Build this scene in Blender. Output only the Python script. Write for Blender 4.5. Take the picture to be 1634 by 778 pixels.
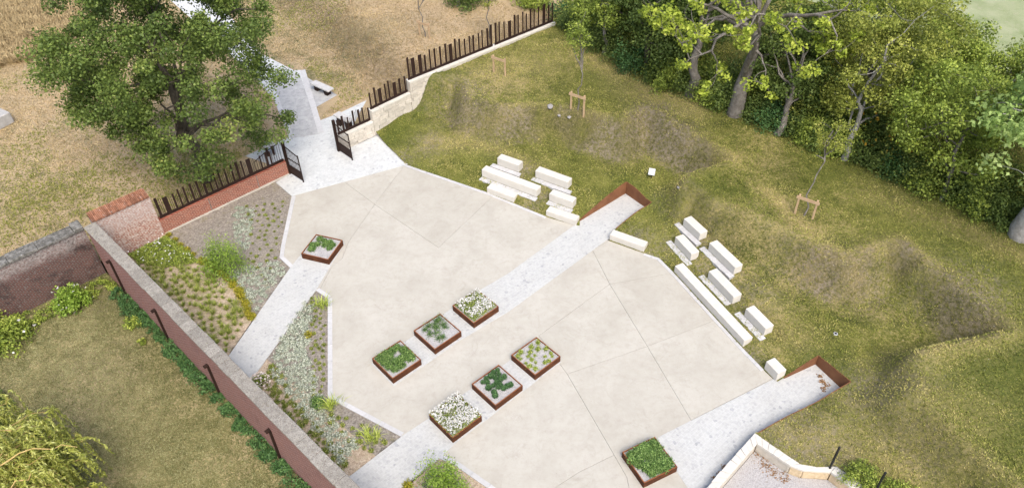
import bpy, bmesh, math, random
import numpy as np
from mathutils import Vector, Matrix
from mathutils.geometry import delaunay_2d_cdt

for o in list(bpy.data.objects): bpy.data.objects.remove(o)
S = bpy.context.scene
COL = S.collection
rng = np.random.default_rng(7)
random.seed(7)

# ------------------------------------------------------------------ camera
H, FPX, PITCH, ROLL = 26.5, 1250.0, math.radians(42.21), math.radians(-1.21)
CX, CY = 817.0, 389.0
sp, cp = math.sin(PITCH), math.cos(PITCH)
FW = np.array([0, cp, -sp]); UP0 = np.array([0, sp, cp]); RT0 = np.array([1.0, 0, 0])
RT = math.cos(ROLL)*RT0 + math.sin(ROLL)*UP0
UPV = -math.sin(ROLL)*RT0 + math.cos(ROLL)*UP0
cam_d = bpy.data.cameras.new('camera'); cam = bpy.data.objects.new('camera', cam_d); COL.objects.link(cam)
cam.matrix_world = Matrix(((RT[0], UPV[0], -FW[0], 0), (RT[1], UPV[1], -FW[1], 0), (RT[2], UPV[2], -FW[2], H), (0, 0, 0, 1)))
cam_d.sensor_fit = 'HORIZONTAL'; cam_d.sensor_width = 36; cam_d.lens = 36*FPX/1634
cam_d.clip_end = 3000; cam_d.clip_start = 0.5
S.camera = cam

# ------------------------------------------------------------------ light
SUN_EL, SUN_AZ = math.radians(54), math.radians(164)      # azimuth clockwise from +y (the view direction)
w = bpy.data.worlds.new('World'); S.world = w; w.use_nodes = True
wn = w.node_tree; bg = wn.nodes['Background']
sky = wn.nodes.new('ShaderNodeTexSky'); sky.sky_type = 'NISHITA'; sky.sun_disc = False
sky.sun_elevation = SUN_EL; sky.sun_rotation = SUN_AZ; sky.dust_density = 4.0; sky.ozone_density = 0.6; sky.air_density = 1.0
wn.links.new(sky.outputs[0], bg.inputs[0]); bg.inputs[1].default_value = 0.15
sd = bpy.data.lights.new('sun', 'SUN'); sd.energy = 1.35; sd.angle = math.radians(32); sd.color = (1, 0.97, 0.92)
so = bpy.data.objects.new('sun', sd); COL.objects.link(so)
sv = Vector((math.sin(SUN_AZ)*math.cos(SUN_EL), math.cos(SUN_AZ)*math.cos(SUN_EL), math.sin(SUN_EL)))
so.rotation_euler = sv.to_track_quat('Z', 'Y').to_euler(); so.location = (10, -40, 60)
S.view_settings.view_transform = 'Standard'; S.view_settings.look = 'None'
S.view_settings.exposure = 1.05; S.view_settings.gamma = 1.0
S.render.engine = 'CYCLES'

# ------------------------------------------------------------------ helpers
def ray(px): return FW + RT*(px[0]-CX)/FPX - UPV*(px[1]-CY)/FPX
def U(px, z=0.0):
    d = ray(px); t = (z-H)/d[2]
    return np.array([d[0]*t, d[1]*t, z])
def U2(px, z=0.0): return tuple(U(px, z)[:2])
def onplane(px, A, B):
    A = np.array([A[0], A[1], 0.0]); d = np.array([B[0]-A[0], B[1]-A[1], 0.0]); n = np.array([-d[1], d[0], 0.0])
    r = ray(px); C = np.array([0, 0, H]); t = ((A-C) @ n)/(r @ n)
    return C + t*r

def tag(o, label=None, cat=None, group=None, kind=None):
    if label: o['label'] = label
    if cat: o['category'] = cat
    if group: o['group'] = group
    if kind: o['kind'] = kind
    return o
def empty(name, loc, rz=0.0, label=None, cat=None, group=None):
    o = bpy.data.objects.new(name, None); COL.objects.link(o); o.location = loc; o.rotation_euler[2] = rz
    o.empty_display_size = 0.2
    return tag(o, label, cat, group)
def link(name, me, mat=None, parent=None, loc=None, rz=None):
    o = bpy.data.objects.new(name, me); COL.objects.link(o)
    if mat is not None and not me.materials: me.materials.append(mat)
    if parent is not None: o.parent = parent
    if loc is not None: o.location = loc
    if rz is not None: o.rotation_euler[2] = rz
    return o
def mesh_np(name, V, F, tint=None, smooth=False, extra=None):
    V = np.asarray(V, dtype=np.float32).reshape(-1, 3); F = np.asarray(F, dtype=np.int32)
    me = bpy.data.meshes.new(name); k = F.shape[1]
    me.vertices.add(len(V)); me.vertices.foreach_set('co', V.ravel())
    me.loops.add(F.size); me.loops.foreach_set('vertex_index', F.ravel())
    me.polygons.add(len(F)); me.polygons.foreach_set('loop_start', np.arange(0, F.size, k, dtype=np.int32))
    if smooth: me.polygons.foreach_set('use_smooth', np.ones(len(F), dtype=bool))
    if tint is not None:
        a = me.attributes.new('tint', 'FLOAT', 'POINT'); a.data.foreach_set('value', np.asarray(tint, dtype=np.float32))
    for nm, arr in (extra or {}).items():
        a = me.attributes.new(nm, 'FLOAT', 'POINT'); a.data.foreach_set('value', np.asarray(arr, dtype=np.float32))
    me.update(calc_edges=True)
    return me
def bm_obj(name, bm, mat, parent=None, loc=None, rz=None, smooth=False, bevel=0.0):
    if bevel > 0:
        bmesh.ops.bevel(bm, geom=list(bm.edges), offset=bevel, segments=1, affect='EDGES', clamp_overlap=True)
    me = bpy.data.meshes.new(name); bm.to_mesh(me); bm.free()
    if smooth:
        for p in me.polygons: p.use_smooth = True
    return link(name, me, mat, parent, loc, rz)
def bx(bm, x0, x1, y0, y1, z0, z1):
    vs = [bm.verts.new(c) for c in ((x0,y0,z0),(x1,y0,z0),(x1,y1,z0),(x0,y1,z0),(x0,y0,z1),(x1,y0,z1),(x1,y1,z1),(x0,y1,z1))]
    for f in ((3,2,1,0),(4,5,6,7),(0,1,5,4),(1,2,6,5),(2,3,7,6),(3,0,4,7)): bm.faces.new([vs[i] for i in f])
    return vs
def box_obj(name, dims, mat, parent=None, loc=None, rz=None, bevel=0.0):
    bm = bmesh.new(); bx(bm, *dims); return bm_obj(name, bm, mat, parent, loc, rz, bevel=bevel)
def prism(bm, poly, z0, z1):
    n = len(poly); b = [bm.verts.new((p[0], p[1], z0)) for p in poly]
    zt = z1 if hasattr(z1, '__len__') else [z1]*n
    t = [bm.verts.new((p[0], p[1], zt[i])) for i, p in enumerate(poly)]
    bm.faces.new(t); bm.faces.new(b[::-1])
    for i in range(n):
        j = (i+1) % n; bm.faces.new((b[i], b[j], t[j], t[i]))
def area(poly):
    return 0.5*sum(poly[i][0]*poly[(i+1) % len(poly)][1]-poly[(i+1) % len(poly)][0]*poly[i][1] for i in range(len(poly)))
def ccw(poly): return list(poly) if area(poly) > 0 else list(poly)[::-1]
def inset(poly, d):
    poly = ccw(poly); n = len(poly); out = []
    for i in range(n):
        p0, p1, p2 = (np.array(poly[k][:2]) for k in ((i-1) % n, i, (i+1) % n))
        a = (p1-p0)/max(1e-9, np.linalg.norm(p1-p0)); b = (p2-p1)/max(1e-9, np.linalg.norm(p2-p1))
        na = np.array([-a[1], a[0]]); nb = np.array([-b[1], b[0]])
        m = na+nb; L = m @ m
        m = na if L < 1e-6 else m*2/L
        if np.linalg.norm(m) > 3: m = m/np.linalg.norm(m)*3
        out.append(tuple(p1+m*d))
    return out
def inpoly(P, poly):
    P = np.asarray(P)[:, :2]; x, y = P[:, 0], P[:, 1]; r = np.zeros(len(P), bool); n = len(poly)
    for i in range(n):
        x0, y0 = poly[i][:2]; x1, y1 = poly[(i+1) % n][:2]
        c = ((y0 > y) != (y1 > y))
        with np.errstate(divide='ignore', invalid='ignore'):
            r ^= c & (x < (x1-x0)*(y-y0)/(y1-y0+1e-12)+x0)
    return r
def dseg(P, line, closed=False):
    P = np.asarray(P)[:, :2]; n = len(line); best = np.full(len(P), 1e9)
    for i in range(n if closed else n-1):
        a = np.array(line[i][:2]); b = np.array(line[(i+1) % n][:2]); d = b-a
        t = np.clip(((P-a) @ d)/(d @ d+1e-12), 0, 1); q = a+t[:, None]*d
        best = np.minimum(best, np.hypot(P[:, 0]-q[:, 0], P[:, 1]-q[:, 1]))
    return best
def sstep(a, b, x):
    t = np.clip((x-a)/(b-a), 0, 1); return t*t*(3-2*t)
def clip_half(poly, A, B):        # keep the part left of A->B
    out = []; n = len(poly); A = np.array(A); d = np.array(B)-A
    s = lambda p: d[0]*(p[1]-A[1])-d[1]*(p[0]-A[0])
    for i in range(n):
        p, q = poly[i], poly[(i+1) % n]; sa, sb = s(p), s(q)
        if sa >= 0: out.append(tuple(p))
        if sa*sb < 0:
            t = sa/(sa-sb); out.append((p[0]+t*(q[0]-p[0]), p[1]+t*(q[1]-p[1])))
    return out
# cheap smooth value noise
_nt = np.random.default_rng(3).random((64, 64))
def vn(x, y):
    xi = np.floor(x).astype(int); yi = np.floor(y).astype(int); fx = x-xi; fy = y-yi
    fx = fx*fx*(3-2*fx); fy = fy*fy*(3-2*fy)
    g = lambda i, j: _nt[i % 64, j % 64]
    return (g(xi, yi)*(1-fx)+g(xi+1, yi)*fx)*(1-fy)+(g(xi, yi+1)*(1-fx)+g(xi+1, yi+1)*fx)*fy
def fbm(x, y): return vn(x, y)*0.5+vn(x*2.1+5, y*2.1+9)*0.3+vn(x*4.3+11, y*4.3+2)*0.2
def region(poly, step, zf, inner=None, extra_pts=None):
    """triangulated ground sheet inside poly with grid points every step"""
    poly = ccw(poly); bd = []
    for i in range(len(poly)):
        a = np.array(poly[i][:2]); b = np.array(poly[(i+1) % len(poly)][:2]); n = max(1, int(np.linalg.norm(b-a)/step))
        for k in range(n): bd.append(tuple(a+(b-a)*k/n))
    B = np.array(bd); lo = B.min(0); hi = B.max(0)
    gx, gy = np.meshgrid(np.arange(lo[0], hi[0], step), np.arange(lo[1], hi[1], step))
    G = np.stack([gx.ravel(), gy.ravel()], 1); G += (np.random.default_rng(1).random(G.shape)-0.5)*step*0.5
    if inner is not None: G = G[inner(G)]
    G = G[inpoly(G, poly)]; G = G[dseg(G, bd, True) > step*0.35]
    V = [Vector(p) for p in bd]+[Vector((p[0], p[1])) for p in G]
    E_ = [(i, (i+1) % len(bd)) for i in range(len(bd))]
    r = delaunay_2d_cdt(V, E_, [], 0, 1e-5)
    vs = np.array([[v.x, v.y] for v in r[0]]); fs = np.array([f for f in r[2] if len(f) == 3])
    c = vs[fs].mean(1); fs = fs[inpoly(c, poly)]
    z = zf(vs)
    return np.column_stack([vs, z]), fs

# ------------------------------------------------------------------ materials
class NT:
    def __init__(s, name):
        s.m = bpy.data.materials.new(name); s.m.use_nodes = True; s.t = s.m.node_tree; s.n = s.t.nodes
        s.b = s.n['Principled BSDF']; s.b.inputs['Specular IOR Level'].default_value = 0.2
    def add(s, ty, **kw):
        n = s.n.new(ty)
        for k, v in kw.items(): setattr(n, k, v)
        return n
    def l(s, a, b): s.t.links.new(a, b)
    def noise(s, vec, scale, detail=4, rough=0.6, dist=0.0):
        n = s.add('ShaderNodeTexNoise'); n.inputs['Scale'].default_value = scale; n.inputs['Detail'].default_value = detail
        n.inputs['Roughness'].default_value = rough; n.inputs['Distortion'].default_value = dist; s.l(vec, n.inputs['Vector']); return n.outputs['Fac']
    def ramp(s, fac, stops):
        r = s.add('ShaderNodeValToRGB'); e = r.color_ramp.elements
        while len(e) < len(stops): e.new(0.5)
        for i, (p, c) in enumerate(stops): e[i].position = p; e[i].color = (*c, 1)
        s.l(fac, r.inputs[0]); return r.outputs[0]
    def maprange(s, fac, lo, hi, a=0.0, b=1.0):
        m = s.add('ShaderNodeMapRange'); s.l(fac, m.inputs[0])
        for i, v in enumerate((lo, hi, a, b)): m.inputs[1+i].default_value = v
        return m.outputs[0]
    def mix(s, fac, a, b, mode='MIX'):
        m = s.add('ShaderNodeMix', data_type='RGBA', blend_type=mode)
        if isinstance(fac, (int, float)): m.inputs[0].default_value = fac
        else: s.l(fac, m.inputs[0])
        for i, v in ((6, a), (7, b)):
            if isinstance(v, tuple): m.inputs[i].default_value = (*v, 1)
            else: s.l(v, m.inputs[i])
        return m.outputs[2]
    def math(s, op, a, b):
        m = s.add('ShaderNodeMath', operation=op)
        for i, v in enumerate((a, b)):
            if isinstance(v, (int, float)): m.inputs[i].default_value = v
            else: s.l(v, m.inputs[i])
        return m.outputs[0]
    def bump(s, h, strength, dist):
        b = s.add('ShaderNodeBump'); b.inputs['Strength'].default_value = strength; b.inputs['Distance'].default_value = dist
        s.l(h, b.inputs['Height']); s.l(b.outputs[0], s.b.inputs['Normal'])
    def pos(s): return s.add('ShaderNodeNewGeometry').outputs['Position']
    def obj(s): return s.add('ShaderNodeTexCoord').outputs['Object']
    def attr(s, nm): return s.add('ShaderNodeAttribute', attribute_name=nm).outputs['Fac']
    def done(s, col, rough=0.9):
        if isinstance(col, tuple): s.b.inputs['Base Color'].default_value = (*col, 1)
        else: s.l(col, s.b.inputs['Base Color'])
        s.b.inputs['Roughness'].default_value = rough
        return s.m
def lin(r, g, b):
    f = lambda c: (c/255/12.92) if c/255 <= 0.04045 else ((c/255+0.055)/1.055)**2.4
    return (f(r), f(g), f(b))

def m_simple(name, stops, scale, rough=0.9, bump=0.0, bdist=0.01, bscale=None, world=False, spots=None, fine=None, vary=0.0):
    t = NT(name); v = t.pos() if world else t.obj()
    c = t.ramp(t.noise(v, scale, 6, 0.65), stops)
    if fine: c = t.mix(t.maprange(t.noise(v, fine[0], 2, 0.5), 0.3, 0.7, 0, fine[2]), c, fine[1], 'MULTIPLY')
    for (col, sc, lo, hi, st) in (spots or []):
        c = t.mix(t.maprange(t.noise(v, sc, 4, 0.6), lo, hi, 0, st), c, col)
    if vary: oi = t.add('ShaderNodeObjectInfo'); c = t.mix(t.maprange(oi.outputs['Random'], 0, 1, 0, vary), c, (0.35, 0.33, 0.32), 'MULTIPLY')
    if bump: t.bump(t.noise(v, bscale or scale*4, 5, 0.7), bump, bdist)
    return t.done(c, rough)

def m_grass(name, greens, straw, soil, straw_lo, soil_amt, patch=0.12):
    t = NT(name); v = t.pos()
    big = t.noise(v, patch, 4, 0.6); mid = t.noise(v, 0.9, 6, 0.7, 0.3); fine = t.noise(v, 9, 5, 0.75); vf = t.noise(v, 38, 3, 0.7)
    c = t.ramp(t.math('ADD', t.math('MULTIPLY', mid, 0.55), t.math('MULTIPLY', fine, 0.45)), [(0.40, greens[0]), (0.5, greens[1]), (0.60, greens[2])])
    s = t.math('ADD', t.math('MULTIPLY', big, 0.45), t.math('ADD', t.math('MULTIPLY', mid, 0.25), t.math('MULTIPLY', fine, 0.3)))
    c = t.mix(t.maprange(s, straw_lo, straw_lo+0.08, 0, 0.8), c, straw)
    dry = t.attr('dry'); bare = t.attr('bare')
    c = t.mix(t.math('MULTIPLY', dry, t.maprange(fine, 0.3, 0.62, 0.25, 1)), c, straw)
    c = t.mix(t.math('MULTIPLY', t.attr('lush'), t.maprange(fine, 0.35, 0.6, 0.9, 0.4)), c, (0.085, 0.115, 0.018))
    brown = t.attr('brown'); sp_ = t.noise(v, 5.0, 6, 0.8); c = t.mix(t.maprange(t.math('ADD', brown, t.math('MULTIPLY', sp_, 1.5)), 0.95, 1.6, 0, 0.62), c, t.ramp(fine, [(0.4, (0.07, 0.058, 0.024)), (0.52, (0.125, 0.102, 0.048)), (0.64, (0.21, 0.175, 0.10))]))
    c = t.mix(t.math('MULTIPLY', bare, t.maprange(sp_, 0.44, 0.58, 0, 0.9)), c, soil)
    c = t.mix(t.maprange(sp_, 0.64-soil_amt, 0.72-soil_amt, 0, 0.5), c, soil)
    c = t.mix(t.maprange(vf, 0.35, 0.65, 0, 0.6), c, (0.4, 0.42, 0.38), 'MULTIPLY')
    pale = t.noise(v, 14, 2, 0.5)
    c = t.mix(t.maprange(pale, 0.71, 0.76, 0, 0.6), c, (0.42, 0.39, 0.33))
    t.bump(t.math('ADD', fine, vf), 0.9, 0.05)
    return t.done(c, 0.95)

def m_leaf(name, cols, trans=0.35, rough=0.5):
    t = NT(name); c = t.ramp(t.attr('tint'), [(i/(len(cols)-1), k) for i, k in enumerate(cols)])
    c2 = t.mix(t.maprange(t.noise(t.pos(), 0.7, 3, 0.6), 0.35, 0.65, 0, 0.22), c, (0.5, 0.5, 0.4), 'MULTIPLY')
    t.done(c2, rough); t.b.inputs['Specular IOR Level'].default_value = 0.25
    tr = t.add('ShaderNodeBsdfTranslucent'); t.l(c2, tr.inputs[0]); mx = t.add('ShaderNodeMixShader'); mx.inputs[0].default_value = trans
    t.l(t.b.outputs[0], mx.inputs[1]); t.l(tr.outputs[0], mx.inputs[2]); t.l(mx.outputs[0], t.n['Material Output'].inputs[0])
    return t.m

def m_brick(name, c1, c2, mortar, sx=0.25, sy=0.085, weather=None, top_grey=0.0, mort=0.016):
    t = NT(name); o = t.obj(); sep = t.add('ShaderNodeSeparateXYZ'); t.l(o, sep.inputs[0])
    cmb = t.add('ShaderNodeCombineXYZ'); t.l(t.math('ADD', sep.outputs[0], sep.outputs[1]), cmb.inputs[0]); t.l(sep.outputs[2], cmb.inputs[1])
    b = t.add('ShaderNodeTexBrick'); t.l(cmb.outputs[0], b.inputs['Vector']); b.inputs['Scale'].default_value = 1.0
    b.inputs['Brick Width'].default_value = sx; b.inputs['Row Height'].default_value = sy; b.inputs['Mortar Size'].default_value = mort
    b.inputs['Color1'].default_value = (*c1, 1); b.inputs['Color2'].default_value = (*c2, 1); b.inputs['Mortar'].default_value = (*mortar, 1); b.inputs['Bias'].default_value = -0.1
    c = b.outputs['Color']; n1 = t.noise(o, 1.3, 6, 0.7)
    c = t.mix(t.maprange(t.noise(o, 14, 3, 0.6), 0.35, 0.7, 0, 0.6), c, (0.5, 0.45, 0.45), 'MULTIPLY')
    for (col, sc, lo, hi, st) in (weather or []):
        c = t.mix(t.maprange(t.noise(o, sc, 6, 0.72, 0.4), lo, hi, 0, st), c, col)
    if top_grey:
        g = t.maprange(t.math('ADD', sep.outputs[2], t.math('MULTIPLY', n1, 1.2)), top_grey, top_grey+0.5, 0, 0.8)
        c = t.mix(t.math('MULTIPLY', g, t.maprange(t.noise(o, 9, 5, 0.8), 0.38, 0.62, 0.05, 0.9)), c, (0.40, 0.37, 0.35))
    t.bump(b.outputs['Fac'], 0.5, -0.01)
    return t.done(c, 0.9)

def m_setts(name, a, b_, dark, size=0.14, rot=0.0, gap=(0.47, 0.465, 0.465)):
    t = NT(name); mp = t.add('ShaderNodeMapping'); t.l(t.pos(), mp.inputs[0]); mp.inputs['Rotation'].default_value = (0, 0, rot)
    br = t.add('ShaderNodeTexBrick'); t.l(mp.outputs[0], br.inputs['Vector']); br.inputs['Scale'].default_value = 1
    br.inputs['Brick Width'].default_value = size*1.25; br.inputs['Row Height'].default_value = size; br.inputs['Mortar Size'].default_value = 0.008
    br.inputs['Color1'].default_value = (*a, 1); br.inputs['Color2'].default_value = (*b_, 1); br.inputs['Mortar'].default_value = (*gap, 1)
    v = t.add('ShaderNodeTexVoronoi'); v.inputs['Scale'].default_value = 8.5; t.l(mp.outputs[0], v.inputs['Vector'])
    sepc = t.add('ShaderNodeSeparateColor'); t.l(v.outputs['Color'], sepc.inputs[0])
    c = t.mix(t.maprange(sepc.outputs[0], 0.975, 0.98, 0, 0.45), br.outputs['Color'], dark)
    c = t.mix(t.maprange(sepc.outputs[1], 0.84, 0.85, 0, 0.16), c, dark)
    c = t.mix(t.maprange(t.noise(mp.outputs[0], 0.8, 5, 0.7), 0.42, 0.75, 0, 0.35), c, (0.78, 0.75, 0.72), 'MULTIPLY')
    c = t.mix(t.maprange(t.noise(mp.outputs[0], 11, 3, 0.7), 0.42, 0.62, 0, 0.36), c, (0.74, 0.745, 0.74), 'MULTIPLY')
    t.bump(br.outputs['Fac'], 0.35, -0.01)
    return t.done(c, 0.75)

WHITE = lin(232, 230, 228)
MAT = {}
def m_concrete():
    t = NT('pale_concrete'); v = t.pos()
    c = t.ramp(t.noise(v, 0.55, 6, 0.62, 0.5), [(0.25, (0.357, 0.335, 0.289)), (0.5, (0.410, 0.390, 0.341)), (0.75, (0.443, 0.422, 0.375))])
    c = t.mix(t.maprange(t.noise(v, 3.5, 6, 0.75), 0.45, 0.7, 0, 0.38), c, (0.319, 0.296, 0.243))
    st = t.noise(v, 0.9, 5, 0.8, 1.2)
    c = t.mix(t.maprange(st, 0.55, 0.70, 0, 0.4), c, (0.276, 0.254, 0.208))
    oi = t.add('ShaderNodeObjectInfo'); c = t.mix(t.maprange(oi.outputs['Random'], 0, 1, 0, 0.4), c, (0.86, 0.85, 0.83), 'MULTIPLY')
    c = t.mix(t.maprange(t.noise(v, 60, 2, 0.6), 0.35, 0.7, 0, 0.16), c, (0.6, 0.58, 0.55), 'MULTIPLY')
    blot = t.noise(v, 1.7, 8, 0.85, 0.8); c = t.mix(t.maprange(blot, 0.54, 0.64, 0, 0.32), c, (0.283, 0.254, 0.217))
    spk = t.noise(v, 13, 2, 0.5); c = t.mix(t.maprange(spk, 0.70, 0.74, 0, 0.45), c, (0.22, 0.2, 0.17))
    t.bump(t.noise(v, 45, 3, 0.6), 0.25, 0.01); return t.done(c, 0.82)
MAT['concrete'] = m_concrete()
MAT['joint'] = m_simple('joint_sand', [(0.3, (0.250, 0.231, 0.206)), (0.7, (0.375, 0.350, 0.312))], 4, 0.9, world=True)
MAT['setts'] = m_setts('white_setts', (0.445, 0.449, 0.428), (0.407, 0.411, 0.396), (0.208, 0.218, 0.238), 0.15, math.radians(-41))
MAT['setts_gate'] = m_setts('grey_white_setts', (0.510, 0.526, 0.515), (0.454, 0.466, 0.461), (0.248, 0.258, 0.282), 0.15, math.radians(-44))
MAT['path'] = m_simple('grey_gravel_path', [(0.3, (0.309, 0.309, 0.309)), (0.5, (0.393, 0.393, 0.388)), (0.7, (0.468, 0.468, 0.458))], 3.0, 0.9, 0.5, 0.02, 60, True, [((0.561, 0.561, 0.542), 20, 0.62, 0.7, 0.6)], (50, (0.561, 0.561, 0.561), 0.6))
MAT['kerb'] = m_simple('kerb_stone', [(0.3, (0.406, 0.402, 0.399)), (0.7, (0.490, 0.486, 0.483))], 6, 0.8, 0.3, 0.01, 50, True, vary=0.15)
MAT['limestone'] = m_simple('cream_limestone', [(0.3, (0.492, 0.464, 0.412)), (0.6, (0.533, 0.509, 0.457)), (0.8, (0.555, 0.537, 0.496))], 3.2, 0.75, 0.35, 0.012, 40, True, [((0.421, 0.386, 0.330), 9, 0.6, 0.8, 0.35)], vary=0.08)
MAT['wallstone'] = m_simple('pale_wall_stone', [(0.25, (0.413, 0.375, 0.317)), (0.5, (0.557, 0.514, 0.440)), (0.75, (0.633, 0.589, 0.520))], 4.5, 0.85, 0.8, 0.03, 25, True, [((0.384, 0.337, 0.265), 12, 0.58, 0.72, 0.6)], vary=0.3)
MAT['render_tan'] = m_simple('tan_roughcast', [(0.3, (0.42, 0.32, 0.20)), (0.6, (0.55, 0.44, 0.29)), (0.8, (0.6, 0.52, 0.38))], 9, 0.9, 0.7, 0.02, 45, True)
MAT['coping'] = m_simple('weathered_coping', [(0.25, (0.171, 0.158, 0.136)), (0.5, (0.273, 0.254, 0.221)), (0.75, (0.348, 0.329, 0.289))], 5, 0.9, 0.8, 0.03, 30, True, [((0.392, 0.372, 0.325), 18, 0.6, 0.68, 0.7), ((0.101, 0.093, 0.071), 11, 0.62, 0.72, 0.6), ((0.266, 0.223, 0.071), 4, 0.66, 0.74, 0.4), ((0.114, 0.090, 0.066), 24, 0.53, 0.63, 0.8), ((0.528, 0.499, 0.435), 33, 0.6, 0.66, 0.7)], vary=0.35)
MAT['coping_dark'] = m_simple('lichen_dark_coping', [(0.3, (0.06, 0.058, 0.05)), (0.5, (0.15, 0.145, 0.13)), (0.72, (0.33, 0.32, 0.30))], 5, 0.95, 0.8, 0.03, 30, True, [((0.5, 0.5, 0.47), 9, 0.62, 0.7, 0.7)], vary=0.4)
MAT['corten'] = m_simple('corten_steel', [(0.28, (0.035, 0.012, 0.005)), (0.5, (0.070, 0.023, 0.009)), (0.75, (0.121, 0.044, 0.015))], 3.5, 0.75, 0.3, 0.005, 60, False, [((0.023, 0.011, 0.007), 7, 0.56, 0.72, 0.7), ((0.154, 0.061, 0.023), 13, 0.62, 0.72, 0.5)])
MAT['corten_rim'] = m_simple('orange_corten_rim', [(0.28, (0.144, 0.050, 0.022)), (0.5, (0.216, 0.079, 0.032)), (0.75, (0.288, 0.115, 0.047))], 5, 0.75)
MAT['corten_plate'] = m_simple('brown_corten_plate', [(0.28, (0.115, 0.047, 0.022)), (0.5, (0.173, 0.076, 0.036)), (0.75, (0.216, 0.101, 0.047))], 1.6, 0.75, 0.3, 0.005, 60, False, [((0.086, 0.036, 0.019), 5, 0.56, 0.74, 0.5)])
MAT['steel'] = m_simple('dark_rusted_steel', [(0.3, (0.014, 0.008, 0.006)), (0.6, (0.028, 0.014, 0.010)), (0.8, (0.053, 0.023, 0.014))], 6, 0.7, 0.2, 0.004, 60)
MAT['black'] = m_simple('black_post_paint', [(0.3, (0.01, 0.01, 0.011)), (0.7, (0.025, 0.025, 0.026))], 6, 0.5)
MAT['wood'] = m_simple('stake_wood', [(0.3, (0.340, 0.230, 0.130)), (0.6, (0.442, 0.322, 0.200)), (0.8, (0.493, 0.386, 0.270))], 7, 0.8, 0.3, 0.005, 40)
MAT['bark'] = m_simple('grey_bark', [(0.3, (0.085, 0.075, 0.061)), (0.5, (0.162, 0.146, 0.126)), (0.7, (0.255, 0.238, 0.212))], 3.5, 0.95, 0.9, 0.05, 14, False, [((0.111, 0.119, 0.060), 2, 0.6, 0.7, 0.5)])
MAT['bark_pale'] = m_simple('pale_bark', [(0.3, (0.168, 0.156, 0.136)), (0.5, (0.280, 0.268, 0.248)), (0.7, (0.376, 0.368, 0.344))], 3, 0.95, 0.9, 0.05, 12, False, [((0.176, 0.176, 0.104), 2, 0.6, 0.72, 0.5)])
MAT['bark_dark'] = m_simple('dark_bark', [(0.3, (0.035, 0.03, 0.022)), (0.6, (0.075, 0.065, 0.05)), (0.8, (0.12, 0.105, 0.085))], 4, 0.95, 0.9, 0.04, 16)
MAT['twig_yellow'] = m_simple('yellow_willow_twig', [(0.3, (0.30, 0.20, 0.07)), (0.7, (0.48, 0.36, 0.15))], 5, 0.8)
MAT['gravel_white'] = m_simple('pale_gravel', [(0.3, (0.238, 0.223, 0.216)), (0.5, (0.360, 0.346, 0.338)), (0.7, (0.461, 0.446, 0.439))], 22, 0.9, 0.8, 0.03, 55, True, [((0.202, 0.158, 0.122), 9, 0.6, 0.7, 0.6)])
MAT['mulch_tan'] = m_simple('tan_gravel_mulch', [(0.3, (0.262, 0.197, 0.131)), (0.5, (0.459, 0.371, 0.274)), (0.7, (0.612, 0.524, 0.410))], 12, 0.95, 0.9, 0.04, 40, True, [((0.186, 0.175, 0.068), 3, 0.54, 0.68, 0.5)], (34, (0.600, 0.546, 0.512), 0.7))
MAT['mulch_grey'] = m_simple('grey_slate_mulch', [(0.3, (0.134, 0.117, 0.098)), (0.5, (0.255, 0.227, 0.194)), (0.7, (0.403, 0.363, 0.318))], 12, 0.95, 0.9, 0.04, 40, True, [((0.188, 0.168, 0.072), 2.5, 0.55, 0.7, 0.5)], (34, (0.672, 0.648, 0.600), 0.7))
MAT['lawn'] = m_grass('lawn_grass', [(0.078, 0.088, 0.018), (0.161, 0.163, 0.036), (0.238, 0.228, 0.059)], (0.428, 0.334, 0.158), (0.319, 0.260, 0.207), 0.52, 0.0)
MAT['meadow'] = m_grass('dry_meadow', [(0.114, 0.119, 0.041), (0.224, 0.195, 0.092), (0.338, 0.269, 0.142)], (0.540, 0.403, 0.252), (0.257, 0.182, 0.142), 0.43, 0.02, 0.09)
MAT['garden'] = m_grass('worn_garden_grass', [(0.131, 0.126, 0.041), (0.246, 0.224, 0.089), (0.362, 0.316, 0.138)], (0.477, 0.378, 0.219), (0.254, 0.201, 0.154), 0.49, 0.05, 0.15)
MAT['field'] = m_simple('pale_field', [(0.3, (0.173, 0.209, 0.094)), (0.5, (0.238, 0.266, 0.144)), (0.7, (0.288, 0.302, 0.187))], 0.6, 0.95, 0.6, 0.05, 9, True, [((0.302, 0.288, 0.202), 3, 0.55, 0.7, 0.5)])
MAT['earth'] = m_simple('bare_earth', [(0.3, (0.12, 0.10, 0.06)), (0.7, (0.2, 0.17, 0.1))], 2, 0.95, world=True)
MAT['redbrick'] = m_brick('red_brick', (0.311, 0.087, 0.050), (0.197, 0.055, 0.037), (0.373, 0.241, 0.182), weather=[((0.456, 0.320, 0.255), 5, 0.56, 0.72, 0.5), ((0.125, 0.045, 0.037), 2, 0.56, 0.7, 0.5)])
MAT['sidebrick'] = m_brick('maroon_brick', (0.249, 0.091, 0.068), (0.170, 0.063, 0.055), (0.360, 0.264, 0.239), weather=[((0.329, 0.250, 0.221), 4, 0.58, 0.74, 0.35), ((0.100, 0.051, 0.050), 1.2, 0.56, 0.7, 0.4)])
MAT['whitebrick'] = m_brick('limewashed_brick', (0.344, 0.109, 0.066), (0.234, 0.081, 0.057), (0.467, 0.378, 0.317), weather=[((0.517, 0.447, 0.393), 6, 0.46, 0.6, 0.75)], top_grey=1.9)
MAT['oldbrick'] = m_brick('old_dark_brick', (0.142, 0.050, 0.039), (0.088, 0.034, 0.030), (0.142, 0.132, 0.119), weather=[((0.021, 0.020, 0.020), 0.8, 0.5, 0.64, 0.75), ((0.212, 0.224, 0.213), 5, 0.58, 0.68, 0.75)], top_grey=2.75)
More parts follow.
